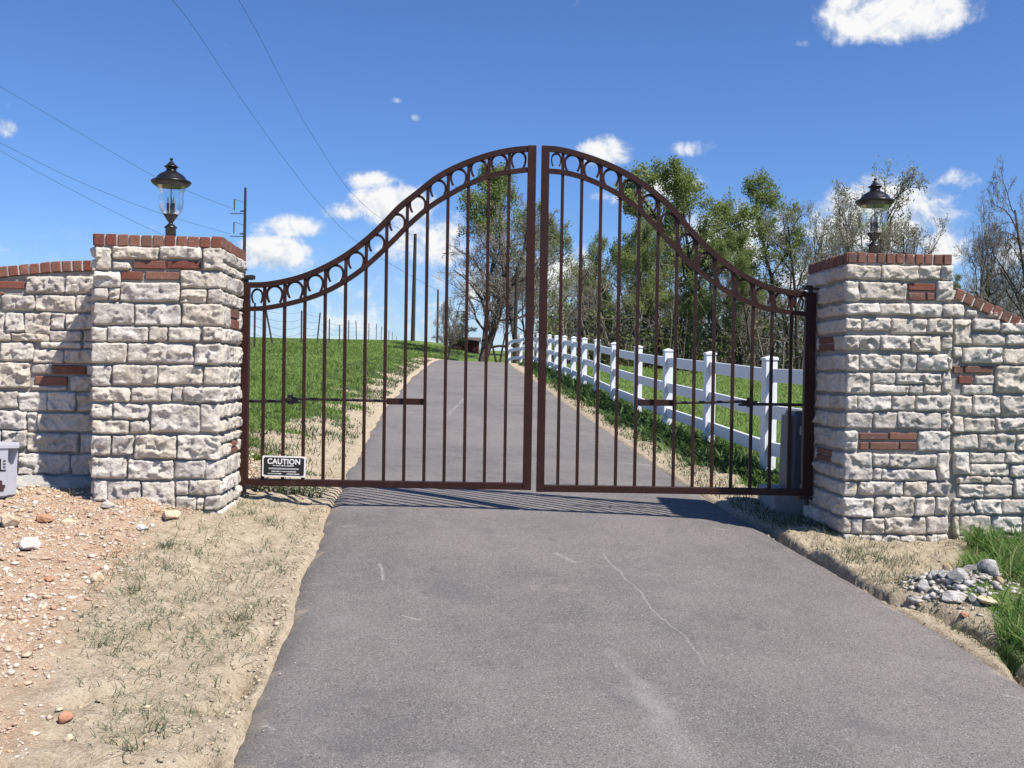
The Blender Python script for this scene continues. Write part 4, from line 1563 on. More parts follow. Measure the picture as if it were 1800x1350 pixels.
for i in range(len(allp) - 1):
    a, b = allp[i], allp[i + 1]
    za, zb_ = G(a.x, a.y) - .02, G(b.x, b.y) - .02
    for h in (1.04, .66, .28):
        pa = Vector((a.x, a.y, za + h))
        pb = Vector((b.x, b.y, zb_ + h))
        dv = pb - pa
        ln = dv.length - .11
        yaw = math.atan2(dv.y, dv.x)
        pit = math.atan2(dv.z, math.hypot(dv.x, dv.y))
        o = MB().box((0, 0, 0), (ln, .04, .142), bev=.004).build('rail', M_vinyl, fence)
        o.matrix_parent_inverse = finv
        o.matrix_world = Matrix.Translation((pa + pb) / 2) @ Matrix.Rotation(yaw, 4, 'Z') @ Matrix.Rotation(-pit, 4, 'Y')

# ------------------------------------------------------------------ pasture wire fence on the left
TP = [(447, 560, 630), (479.5, 553, 617), (529.5, 562, 612), (557, 556, 610), (578.5, 561, 609), (596.5, 566, 608), (612.5, 574, 608), (626.5, 576, 608), (648, 583, 609),
      (661, 585, 609), (670, 587, 608), (683, 593, 609), (689, 595, 609), (697, 597, 609), (704, 599, 609), (710, 600, 609)]
pas = None
tops = []
px0 = None
for i, (tx, ty, by) in enumerate(TP):
    d = 30 + 3.4 * i + .28 * i * i
    q = at(tx, by, d)
    zg = gz(q.x, d)
    tops.append((q.x, d, zg))
pas = empty('wire_pasture_fence', tops[0], 'rusty steel post and wire fence along the pasture behind the left gate leaf', 'fence')
bpy.context.view_layer.update()
pinv = pas.matrix_world.inverted()
leans = [0.0, -.20, 0, .09, 0, 0, .0, -.04, 0, .02, 0, 0, .03, 0, 0, 0]
wl = []
for i, (x, y, z) in enumerate(tops):
    hgt = 1.38 - (.1 if i % 3 == 2 else 0)
    ln = leans[i]
    mb = MB().box((0, 0, hgt / 2 - .2), (.05, .05, hgt + .4)).box((0, .018, hgt / 2 - .2), (.014, .04, hgt + .4))
    o = mb.build('post', M_tpost, pas)
    o.matrix_parent_inverse = pinv
    o.matrix_world = Matrix.Translation((x, y, z)) @ Matrix.Rotation(ln, 4, 'Y')
    wl.append([(x + math.sin(ln) * h, y, z + math.cos(ln) * h) for h in (1.22, .95, .7, .45)])
for k in range(4):
    pts = []
    a = Vector(wl[0][k])
    b = Vector(wl[1][k])
    pts.append(a - (b - a) * 2)
    for i in range(len(wl) - 1):
        a = Vector(wl[i][k])
        b = Vector(wl[i + 1][k])
        for j in range(4):
            s_ = j / 4
            q = a.lerp(b, s_)
            q.z -= .05 * 4 * s_ * (1 - s_) * (1 + k * .3) * (1.6 if i == 1 else 1)
            pts.append(q)
    pts.append(Vector(wl[-1][k]))
    o = MB().tube(pts, .006, 4).build('wire', M_wire, pas)
    o.matrix_parent_inverse = pinv

# ------------------------------------------------------------------ utility poles and wires
Y1 = 75.0
p1t = at(730, 411, Y1)
p1b = at(725, 625, Y1)
t = empty('utility_pole', (p1b.x, Y1, gz(p1b.x, Y1)), 'tall dark wooden utility pole beyond the left gate leaf, without crossarm', 'utility pole', 'wooden utility poles')
MB().tube([(0, 0, -.6), (p1t.x - p1b.x, 0, p1t.z - gz(p1b.x, Y1))], [.17, .12], 10).build('pole', M_wood, t)
MB().box((p1t.x - p1b.x, -.12, p1t.z - gz(p1b.x, Y1) - .25), (.12, .12, .2), bev=.02).build('insulator', M_tpost, t)
Y2 = 130.0
p2t = at(770, 509, Y2)
t2 = empty('utility_pole', (p2t.x, Y2, gz(p2t.x, Y2)), 'thin distant wooden utility pole beside the bushes beyond the drive', 'utility pole', 'wooden utility poles')
MB().tube([(0, 0, -.6), (0, 0, p2t.z - gz(p2t.x, Y2))], [.17, .12], 10).build('pole', M_wood, t2)
MB().box((0, -.12, p2t.z - gz(p2t.x, Y2) - .25), (.12, .12, .2), bev=.02).build('insulator', M_tpost, t2)
Y3 = 46.0
p3t = at(909, 470, Y3)
p3b = at(904, 636, Y3)
t3 = empty('utility_pole', (p3b.x, Y3, gz(p3b.x, Y3)), 'short dark pole at the far end of the white fence', 'utility pole', 'wooden utility poles')
MB().tube([(0, 0, -.6), (p3t.x - p3b.x, 0, p3t.z - gz(p3b.x, Y3))], [.095, .075], 10).build('pole', M_wood, t3)
MB().lathe([(0, .05), (.085, .03), (.088, -.03)], 10, (p3t.x - p3b.x, 0, p3t.z - gz(p3b.x, Y3))).build('pole_cap', M_tpost, t3)

# transmission pole
Y4 = 120.0
p4t = at(431.5, 330, Y4)
p4b = at(428, 500, Y4)
bx4 = p4b.x
t4 = empty('steel_transmission_pole', (bx4, Y4, gz(bx4, Y4)), 'slim tall transmission pole with side insulator arms behind the left pillar', 'transmission pole')
hz4 = p4t.z - gz(bx4, Y4)
MB().tube([(0, 0, -.6), (p4t.x - bx4, 0, hz4)], [.26, .14], 10).build('pole', M_wood, t4)
arms = []
for (yl, yu) in ((371, 356), (411, 397)):
    a = at(431 - (yl - 330) * .02, yl, Y4)
    za = a.z - gz(bx4, Y4)
    xa_ = a.x - bx4
    mb = MB()
    mb.tube([(xa_, 0, za), (xa_ - .55, 0, za)], .09, 6)
    mb.tube([(xa_, 0, za - .32), (xa_ - 1.7, 0, za - .32)], .055, 6)
    mb.tube([(xa_, 0, za + 1.0), (xa_ - 1.2, 0, za + 1.4)], .03, 6)
    mb.build('insulator_arm', M_tpost, t4)
    MB().tube([(xa_ - 1.25, 0, za + 1.4), (xa_ - 1.25, 0, za + .05)], .07, 6).build('insulator', M_tpost, t4)
    arms.append(at(412 if yl < 400 else 404, yl, Y4))


def cable(name, label, pts_px, group='overhead cables'):
    """pts: (px,py,depth) control points; smooth curve through them"""
    P = [at(*q) for q in pts_px]
    P = [2 * P[0] - P[1]] + P
    P = P + [2 * P[-1] - P[-2]]
    out = []
    for i in range(1, len(P) - 2):
        for k in range(10):
            tt_ = k / 10
            a, b, c_, d = P[i - 1], P[i], P[i + 1], P[i + 2]
            out.append(.5 * ((2 * b) + (-a + c_) * tt_ + (2 * a - 5 * b + 4 * c_ - d) * tt_ ** 2 + (-a + 3 * b - 3 * c_ + d) * tt_ ** 3))
    out.append(P[-2])
    first = out[0] + (out[0] - out[3]).normalized() * 14
    rad = [max(.006, .00016 * q.y) for q in [first] + out]
    o = MB().tube([first] + out, rad, 6).build(name, M_cable)
    return tag(o, label, 'cable', group)


cable('overhead_cable', 'overhead cable sloping from the top edge to the distant pole, left of the pair',
      [(303, 0, 27.5), (342, 50, 30), (428, 179, 39), (506, 288, 51.5), (568, 366, 67), (626, 424, 85), (700, 472, 105), (770, 511, Y2)])
cable('overhead_cable', 'overhead cable sloping from the top edge to the near pole, right of the pair',
      [(420, 0, 27.5), (459, 70, 31), (509, 167, 38), (556, 249, 46), (614, 334, 58), (670, 384, 67), (728, 414, Y1)])
cable('overhead_cable', 'highest of the faint cables at the left edge, passing behind the lantern',
      [(0, 152, 68), (120, 222, 77), (268, 308, 95), (340, 340, 106), (412, 368, Y4)])
cable('overhead_cable', 'middle faint cable at the left edge, ending at the lower insulator arm',
      [(0, 251, 72), (150, 324, 86), (288, 377, 103), (404, 411, Y4)])
cable('overhead_cable', 'lowest of the faint cables at the left edge, dropping behind the left pillar',
      [(0, 265, 58), (130, 336, 72), (276, 408, 94), (425, 468, Y4)])

# ------------------------------------------------------------------ bucket
bk = at(-7, 885, 6.55)
zb0 = G(bk.x, bk.y)
t = empty('plastic_pail', (bk.x, bk.y, zb0 - .005), 'grey-white square plastic pail by the left wall, cut by the frame', 'pail')
t.rotation_euler.z = R(26)
t.scale = (.95, .95, .90)
bm = bmesh.new()
bmesh.ops.create_cube(bm, size=1.0)
bmesh.ops.scale(bm, vec=(.27, .27, .39), verts=bm.verts)
bmesh.ops.translate(bm, vec=(0, 0, .195), verts=bm.verts)
bmesh.ops.bevel(bm, geom=[e for e in bm.edges if abs(e.verts[0].co.z - e.verts[1].co.z) > .1], offset=.06, segments=5, affect='EDGES')
bmesh.ops.bevel(bm, geom=[e for e in bm.edges if abs(e.verts[0].co.z - e.verts[1].co.z) < .01], offset=.016, segments=3, affect='EDGES')
for v in bm.verts:
    k = .91 + .09 * v.co.z / .39
    v.co.x *= k
    v.co.y *= k
me = bpy.data.meshes.new('shell')
bm.to_mesh(me)
bm.free()
link_mesh('shell', me, M_pail, t)
round_rect(.285, .022, .008, -.143, .285).build('lid_rim', M_pail, t, (0, 0, .372))


def pail_mark(items, name, mat):
    mb = MB()
    for (x0, x1, z0, z1) in items:
        yy = -.135 * (.91 + .09 * (z0 + z1) / 2 / .39) - .0025
        mb.box(((x0 + x1) / 2, yy, (z0 + z1) / 2), (x1 - x0, .002, z1 - z0))
    mb.build(name, mat, t)


pail_mark([(.020, .062, .196, .206), (.022, .032, .206, .286), (.044, .060, .222, .230), (.044, .060, .244, .252), (.044, .060, .266, .274), (-.02, .008, .20, .29)], 'printed_marks', M_signb)
pail_mark([(-.03, .050, .050, .075), (-.01, .058, .075, .096), (.0, .040, .096, .128)], 'printed_emblem', M_red)

# ------------------------------------------------------------------ rocks
def rock_mesh(seed, sub=3):
    bm = bmesh.new()
    bmesh.ops.create_icosphere(bm, subdivisions=sub, radius=1.0)
    rg = np.random.RandomState(seed)
    planes = [(Vector(rg.normal(size=3)).normalized(), rg.uniform(.55, .9)) for _ in range(9)]
    for v in bm.verts:
        q = v.co.copy()
        for (n, d) in planes:
            e = q.dot(n) - d
            if e > 0:
                q -= n * e
        q *= 1 + .30 * (float(fbm(np.array([q.x * 2.2 + seed * 7 + q.z]), np.array([q.y * 2.2 + q.z * 1.7 + 9]), 4)[0]) - .5) + rg.uniform(-.012, .012)
        v.co = q
    me = bpy.data.meshes.new('rock')
    bm.to_mesh(me)
    bm.free()
    return me


ROCKM = [rock_mesh(i) for i in range(7)]


def rock(px, py, wpx, hpx, mat, label, group, name='rock', seed=0, sink=.25):
    q = hit(px, py + hpx * .35)
    s = q.y / FPX
    w = wpx * s / 2
    h = hpx * s / 2
    rg = random.Random(seed * 13 + int(px))
    me = ROCKM[seed % 7].copy()
    o = link_mesh(name, me, mat)
    o.location = (q.x, q.y + w * .3, G(q.x, q.y) + h * (1 - sink))
    o.scale = (w * 1.1, w * .9, h * 1.15)
    o.rotation_euler = (rg.uniform(-.2, .2), rg.uniform(-.2, .2), rg.uniform(0, 6.28))
    return tag(o, label, 'rock', group)


gp = 'loose rocks on the orange gravel'
rock(297, 917, 38, 20, M_rock_ochre, 'pale ochre rock beside the left pillar foot', gp, seed=1)
rock(50, 968, 42, 24, M_rock_white, 'white flat-topped rock on gravel casting a dark shadow', gp, seed=2)
rock(186, 892, 32, 14, M_rock_white, 'small white rock at the left pillar\'s outer corner', gp, seed=3)
rock(12, 922, 40, 26, M_rock_ochre, 'yellowish rock at the left edge below the bucket', gp, seed=4)
rock(78, 906, 30, 16, M_rock_red, 'rust coloured rock in front of the bucket', gp, seed=5)
rock(168, 1022, 30, 20, M_rock_ochre, 'sandy rock half buried where gravel meets sand', gp, seed=6)
rock(86, 1027, 18, 11, M_rock_red, 'small dark rust rock on gravel left of the sandy rock', gp, seed=0)
rock(112, 1283, 30, 20, M_rock_red, 'rust red stone lying in the bottom left sand', gp, seed=2)
rock(120, 1317, 20, 12, M_rock_ochre, 'small yellow stone below the rust red one, bottom left', gp, seed=3)
rock(250, 932, 24, 10, M_rock_white, 'small pale stone between the pillar and the grass clump', gp, seed=1)
rock(120, 916, 28, 14, M_rock_ochre, 'ochre stone on the gravel right of the rust coloured rock', gp, seed=5)
gr = 'rubble heap by the right wall'
rock(1722, 1042, 56, 30, M_rock_grey, 'largest grey mortar lump on top of the rubble heap', gr, seed=1, sink=.1)
rock(1742, 1056, 44, 32, M_rock_grey, 'grey lump at the right side of the rubble heap', gr, seed=2, sink=.1)
rock(1688, 1061, 46, 26, M_rock_grey, 'grey slab leaning in the middle of the rubble heap', gr, seed=3)
rock(1626, 1054, 22, 24, M_rock_white, 'white stone at the left end of the rubble heap', gr, seed=4)
rock(1648, 1048, 36, 16, M_rock_grey, 'low grey stone beside the white one in the rubble heap', gr, seed=5)
rock(1665, 1034, 20, 26, M_rock_brown, 'upright brown stone at the back left of the rubble heap', gr, seed=6)
rock(1720, 1014, 28, 20, M_rock_brown, 'rounded brown stone at the back of the rubble heap', gr, seed=0)
rock(1748, 1014, 30, 20, M_rock_ochre, 'tan stone at the back right of the rubble heap', gr, seed=1)
rock(1680, 1074, 44, 20, M_rock_white, 'pale flat stone at the front of the rubble heap', gr, seed=2)
rock(1712, 1082, 20, 16, M_rock_white, 'small white stone at the front foot of the rubble heap', gr, seed=3)
rock(1738, 1087, 36, 14, M_rock_ochre, 'ochre stone at the right front foot of the rubble heap', gr, seed=4)
rock(1696, 1094, 20, 9, M_rock_red, 'small rust stone in front of the rubble heap', gr, seed=5)
rock(1686, 1102, 18, 10, M_rock_grey, 'small grey stone nearest the driveway below the rubble heap', gr, seed=6)
for (px, py, w_, h_, mt, lb, sd_) in (
        (1704, 1042, 26, 20, M_rock_grey, 'grey lump between the largest lump and the leaning slab in the rubble heap', 0),
        (1732, 1028, 22, 16, M_rock_white, 'pale chip behind the tall grey lump of the rubble heap', 1),
        (1700, 1024, 26, 18, M_rock_brown, 'brown stone behind the largest lump of the rubble heap', 2),
        (1660, 1056, 24, 14, M_rock_grey, 'flat grey chip left of the pale flat stone of the rubble heap', 3),
        (1644, 1062, 18, 10, M_rock_white, 'small pale chip at the left front of the rubble heap', 4),
        (1722, 1076, 18, 12, M_rock_grey, 'small grey chip beside the ochre stone of the rubble heap', 5),
        (1756, 1070, 20, 16, M_rock_brown, 'brown stone at the far right foot of the rubble heap', 6),
        (1758, 1034, 18, 20, M_rock_grey, 'grey chip in the grass right of the rubble heap', 1)):
    rock(px, py, w_, h_, mt, lb, gr, seed=sd_)
rock(1472, 1017, 12, 9, M_rock_ochre, 'single tan pebble on the right edge of the asphalt', 'pebbles at the drive edge', seed=3)

# spilled footing mortar along the foot of the left wall
fo_pts = []
mb = MB()
rg = np.random.RandomState(4)
vs, fs = [], []
n = 26
for i in range(n):
    u = .15 + i * (LWl - .2) / (n - 1)
    wq = .10 + .07 * float(fbm(np.array([i * .5]), np.array([3.0]))[0])
    for (dd_, dz) in ((.03, .075), (-wq * .5, .06), (-wq, .02), (-wq - .02, -.08)):
        q = LW_P0 + uL * u + bL * dd_
        vs.append((q.x, q.y, G(q.x, q.y) + dz + rg.uniform(-.012, .012)))
for i in range(n - 1):
    for k in range(3):
        fs.append((i * 4 + k, i * 4 + k + 1, i * 4 + 5 + k, i * 4 + 4 + k))
mb.add(vs, fs)
fm = mb.build('footing', M_concrete, wallL)
fm.matrix_parent_inverse = wallL.matrix_world.inverted()


# ------------------------------------------------------------------ scattered stuff
def scatter_pebbles(name, label, X, Y, S, mat, seed=0, cat='gravel', flat=.6):
    rg = np.random.RandomState(seed)
    bm = bmesh.new()
    bmesh.ops.create_icosphere(bm, subdivisions=1, radius=1.0)
    bm.verts.index_update()
    bv = np.array([v.co[:] for v in bm.verts])
    bf = np.array([[v.index for v in f.verts] for f in bm.faces])
    bm.free()
    n = len(X)
    if n == 0:
        return
    k = len(bv)
    Z = ground_parts(X, Y)[0]
    jit = 1 + rg.uniform(-.42, .30, (n, k, 1))
    v = bv[None] * jit
    sc = np.stack([S * rg.uniform(.7, 1.5, n), S * rg.uniform(.7, 1.3, n), S * rg.uniform(.4, .9, n) * flat / .6], 1)
    v = v * sc[:, None, :]
    a = rg.uniform(0, 6.28, n)
    ca, sa = np.cos(a)[:, None], np.sin(a)[:, None]
    x = v[:, :, 0] * ca - v[:, :, 1] * sa
    y = v[:, :, 0] * sa + v[:, :, 1] * ca
    z = v[:, :, 2] + sc[:, 2:3] * .35
    P = np.stack([x + X[:, None], y + Y[:, None], z + Z[:, None]], -1).reshape(-1, 3)
    F = (bf[None] + (np.arange(n) * k)[:, None, None]).reshape(-1, 3)
    o = link_mesh(name, np_mesh(name, P, F), mat)
    return tag(o, label, cat, kind='stuff')


rg = np.random.RandomState(21)
n = 60000
X = rg.uniform(-4.0, -.6, n)
Y = rg.uniform(2.6, 10.5, n)
_, wg_, wv_, d_ = ground_parts(X, Y)
keep = (wv_ > .15 + .7 * rg.rand(n)) & (d_ > .12)
X, Y = X[keep], Y[keep]
S = np.clip(rg.lognormal(math.log(.0052), .55, len(X)), .0025, .022)
scatter_pebbles('gravel', 'orange and white gravel spread on the left foreground', X, Y, S, M_pebble, 3)
n = 9000
X = np.concatenate([rg.uniform(-2.0, -.7, n), rg.uniform(1.5, 3.2, n // 2)])
Y = np.concatenate([rg.uniform(2.8, 7.5, n), rg.uniform(3.0, 7.5, n // 2)])
_, wg_, wv_, d_ = ground_parts(X, Y)
keep = (d_ > .005) & ((X < 0) | (d_ > .08)) & (d_ < 1.0) & (wg_ < .5) & (rg.rand(len(X)) < .9 * np.exp(-d_ / .09) + .10)
X, Y = X[keep], Y[keep]
S = np.clip(rg.lognormal(math.log(.0055), .45, len(X)), .003, .012)
scatter_pebbles('soil_clods', 'small clods of sandy soil along both driveway edges', X, Y, S, M_clod, 5, 'soil')
n = 500
X = HEAP[0] + rg.normal(size=n) * .17
Y = HEAP[1] + rg.normal(size=n) * .16
scatter_pebbles('rubble_chips', 'small grey and tan chips between the stones of the rubble heap', X, Y, np.clip(rg.lognormal(math.log(.010), .5, n), .004, .03), M_roadgrit, 9, 'rubble')
# grit on the asphalt
n = 260
Y = rg.uniform(3.0, 7.0, n)
t_ = rg.rand(n)
t_ = np.where(rg.rand(n) < .6, t_ ** 3, t_)
X = XL(Y) + (XR(Y) - XL(Y)) * np.where(rg.rand(n) < .5, t_ * .5, 1 - t_ * .5)
S = rg.uniform(.002, .005, n)
bmz = H(X, Y)
_gp = ground_parts


def _road_parts(X, Y):
    t = (X - XL(Y)) / (XR(Y) - XL(Y))
    return H(X, Y) + .012 + .03 * (1 - (2 * t - 1) ** 2), None, None, None


ground_parts = _road_parts
scatter_pebbles('road_grit', 'pale grit scattered on the asphalt', X, Y, S, M_roadgrit, 6, 'grit', .5)
ground_parts = _gp


def blades(name, label, X, Y, Hh, Wd, lean, mat, seed=0, cat='grass', segs=2, zoff=-.01):
    rg = np.random.RandomState(seed)
    n = len(X)
    Z = ground_parts(X, Y)[0] + zoff
    a = rg.uniform(0, 6.28, n)
    b = rg.uniform(0, 6.28, n)
    ln = lean * rg.uniform(.3, 1.2, n)
    P = []
    for s in range(segs + 1):
        f = s / segs
        ox = np.cos(b) * ln * Hh * f ** 2
        oy = np.sin(b) * ln * Hh * f ** 2
        oz = Hh * (f - .28 * ln * f ** 2)
        w = Wd * (1 - f) ** .7 * .5 + (0.0002 if s == segs else 0)
        P.append(np.stack([X + ox - np.cos(a) * w, Y + oy - np.sin(a) * w, Z + oz], -1))
        P.append(np.stack([X + ox + np.cos(a) * w, Y + oy + np.sin(a) * w, Z + oz], -1))
    P = np.stack(P, 1)
    k = 2 * (segs + 1)
    f0 = np.array([[2 * s, 2 * s + 1, 2 * s + 3, 2 * s + 2] for s in range(segs)])
    F = (f0[None] + (np.arange(n) * k)[:, None, None]).reshape(-1, 4)
    o = link_mesh(name, np_mesh(name, P.reshape(-1, 3), F), mat)
    return tag(o, label, cat, kind='stuff')


# pasture on the left
rg = np.random.RandomState(31)
n = 190000
Y = 8.6 + (rg.rand(n) ** 1.7) * 60
X = -1.5 - rg.rand(n) * (2.2 + .62 * (Y - 5)) * 1.0
_, wg_, wv_, d_ = ground_parts(X, Y)
keep = (wg_ > .25 + .6 * rg.rand(n)) & (d_ > .15)
X, Y = X[keep], Y[keep]
patch = fbm(X * .9, Y * .9, 3)
hh = rg.uniform(.05, .15, len(X)) * (.35 + 1.3 * patch)
blades('pasture_grass', 'green pasture grass behind the left gate leaf', X, Y, hh, .006 + .0008 * Y * rg.uniform(.5, 1.2, len(X)), 1.1, M_grass, 1)
# lawn on the right
n = 70000
Y = 8.0 + (rg.rand(n) ** 1.6) * 40
X = 1.2 + rg.rand(n) * (3 + .42 * Y)
_, wg_, wv_, d_ = ground_parts(X, Y)
keep = (wg_ > .25 + .6 * rg.rand(n)) & (d_ > .3)
X, Y = X[keep], Y[keep]
patch = fbm(X * .7 + 9, Y * .7, 3)
hh = rg.uniform(.05, .12, len(X)) * (.5 + .9 * patch)
blades('lawn_grass', 'mown lawn beyond the white fence', X, Y, hh, .008 + .0009 * Y * rg.uniform(.5, 1.2, len(X)), .9, M_grass, 2)
# leafy weeds between fence and drive
cl = []
for k in range(420):
    y = 9.6 + rg.rand() ** 1.3 * 30
    fx = np.interp(y, [q.y for q in allp], [q.x for q in allp])
    x = fx - .22 + rg.normal() * .22
    cl.append((x, y, rg.uniform(.08, .22) * (1.25 if y > 10.5 else .6)))
XX, YY, HH = [], [], []
for (x, y, r) in cl:
    m_ = 26
    XX.append(x + rg.normal(size=m_) * r * .6)
    YY.append(y + rg.normal(size=m_) * r * .6)
    HH.append(rg.uniform(.4, 1.1, m_) * r)
XX, YY, HH = map(np.concatenate, (XX, YY, HH))
k = (XX - XR(YY)) > .16
blades('verge_weeds', 'dark leafy weeds along the foot of the white fence', XX[k], YY[k], HH[k], .03 + .001 * YY[k], 1.2, M_weed, 4, 'weeds')
# thin dry verge grass right of the drive beyond the gate
n = 9000
Y = 7.0 + rg.rand(n) ** 1.5 * 22
X = XR(Y) + .05 + rg.rand(n) * .9
keep = rg.rand(n) < .35 + .5 * fbm(X * 2, Y * 2, 3)
X, Y = X[keep], Y[keep]
blades('verge_grass', 'thin dry grass along the right driveway edge beyond the gate', X, Y, rg.uniform(.03, .11, len(X)), .006 + .0005 * Y, 1.0, M_tuft, 6)
n = 26000
Y = 7.6 + rg.rand(n) ** 1.5 * 30
X = XL(Y) - .08 - rg.rand(n) * 1.5
keep = rg.rand(n) < .08 + .9 * ss(fbm(X * 1.7 + 3, Y * 1.7, 3), .4, .65)
X, Y = X[keep], Y[keep]
blades('sand_grass', 'sparse dry grass on the sandy left verge beyond the gate', X, Y, rg.uniform(.03, .10, len(X)), .006 + .0006 * Y, 1.0, M_tuft, 7)
# wisps in the sand, left front
XX, YY, HH = [], [], []
for k in range(760):
    px, py = rg.uniform(150, 560), rg.uniform(885, 1345)
    q = hit(px, py)
    if q.x > float(XL(q.y)) - .06:
        continue
    if q.x < float(XG(q.y)) - .1 and rg.rand() < .8:
        continue
    if py > 1180 and rg.rand() < .45:
        continue
    m_ = rg.randint(3, 13)
    kf = q.y / 6.5
    XX.append(q.x + rg.normal(size=m_) * .045)
    YY.append(q.y + rg.normal(size=m_) * .045)
    HH.append(rg.uniform(.03, .115, m_) * kf)
for (px, py, c_) in ((291, 965, 55), (237, 1048, 26), (430, 1095, 22), (268, 913, 18), (300, 1010, 10), (440, 905, 30), (415, 1130, 12), (225, 1345, 24), (180, 1160, 18), (127, 876, 16), (270, 1310, 20)):
    q = hit(px, py)
    XX.append(q.x + rg.normal(size=c_) * .022)
    YY.append(q.y + rg.normal(size=c_) * .022)
    HH.append(rg.uniform(.05, .125, c_))
XX, YY, HH = map(np.concatenate, (XX, YY, HH))
blades('sand_wisps', 'wispy thin grass growing through the sand left of the drive', XX, YY, HH, rg.uniform(.003, .0052, len(XX)), 1.35, M_tuft, 8, segs=4)
# lush grass by the right wall
n = 22000
X = rg.uniform(1.9, 3.7, n)
Y = rg.uniform(3.4, 7.1, n)
zz_, wg_, wv_, d_ = ground_parts(X, Y)
heap = hit(1700, 1050)
hd = np.hypot((X - HEAP[0]) / .36, (Y - HEAP[1]) / .36)
wallf = X * 0 + (RW_P0.y)
bare = (X < R_P0.x + R_w + .02) & (Y > 6.0)
keep = (wg_ > .3 + .5 * rg.rand(n)) & (d_ > .2) & (hd > .8 + .3 * rg.rand(n)) & (Y < RW_P0.y - .03) & ~bare
X, Y = X[keep], Y[keep]
cl_ = fbm(X * 3 + 2, Y * 3, 3)
blades('lush_grass', 'long lush green grass in front of the right wall', X, Y, rg.uniform(.07, .21, len(X)) * (.45 + 1.0 * cl_), rg.uniform(.006, .012, len(X)), 1.0, M_lush, 9, segs=3)
# short ragged grass on the right bank
n = 16000
Y = rg.uniform(3.4, 7.4, n)
X = XR(Y) + .06 + rg.rand(n) ** 1.3 * 1.0
_, wg_, wv_, d_ = ground_parts(X, Y)
keep = rg.rand(n) < (.12 + .6 * ss(fbm(X * 2.6 + 1, Y * 2.6, 3), .45, .7))
X, Y = X[keep], Y[keep]
blades('bank_grass', 'short ragged grass on the sandy right bank', X, Y, rg.uniform(.02, .085, len(X)), rg.uniform(.003, .006, len(X)), 1.1, M_tuft, 10, segs=3)


# ------------------------------------------------------------------ trees
def tubes_np(segs, sides):
    """segs: list of (p0,p1,r0,r1) -> verts, quads"""
    A = np.array([s[0] for s in segs])
    Bp = np.array([s[1] for s in segs])
    r0 = np.array([s[2] for s in segs])
    r1 = np.array([s[3] for s in segs])
    t = Bp - A
    t /= np.linalg.norm(t, axis=1, keepdims=True) + 1e-9
    ref = np.where(np.abs(t[:, 2:3]) < .9, np.array([[0, 0, 1.0]]), np.array([[1.0, 0, 0]]))
    a = np.cross(t, ref)
    a /= np.linalg.norm(a, axis=1, keepdims=True) + 1e-9
    b = np.cross(t, a)
    n = len(segs)
    vs = np.zeros((n, 2 * sides, 3))
    for k in range(sides):
        an = 2 * math.pi * k / sides
        dv = a * math.cos(an) + b * math.sin(an)
        vs[:, k] = A + dv * r0[:, None]
        vs[:, sides + k] = Bp + dv * r1[:, None]
    f = np.array([[k, (k + 1) % sides, sides + (k + 1) % sides, sides + k] for k in range(sides)])
    F = (f[None] + (np.arange(n) * 2 * sides)[:, None, None]).reshape(-1, 4)
    return vs.reshape(-1, 3), F


def leaf_cards(P, size, seed):
    rg = np.random.RandomState(seed)
    n = len(P)
    a = rg.normal(size=(n, 3))
    a /= np.linalg.norm(a, axis=1, keepdims=True)
    b = np.cross(a, rg.normal(size=(n, 3)))
    b /= np.linalg.norm(b, axis=1, keepdims=True) + 1e-9
    s = size * rg.uniform(.5, 1.3, n)[:, None]
    v = np.stack([P - a * s, P - b * s * .55, P + a * s, P + b * s * .55], 1)
    F = np.arange(n * 4).reshape(n, 4)
    return v.reshape(-1, 3), F


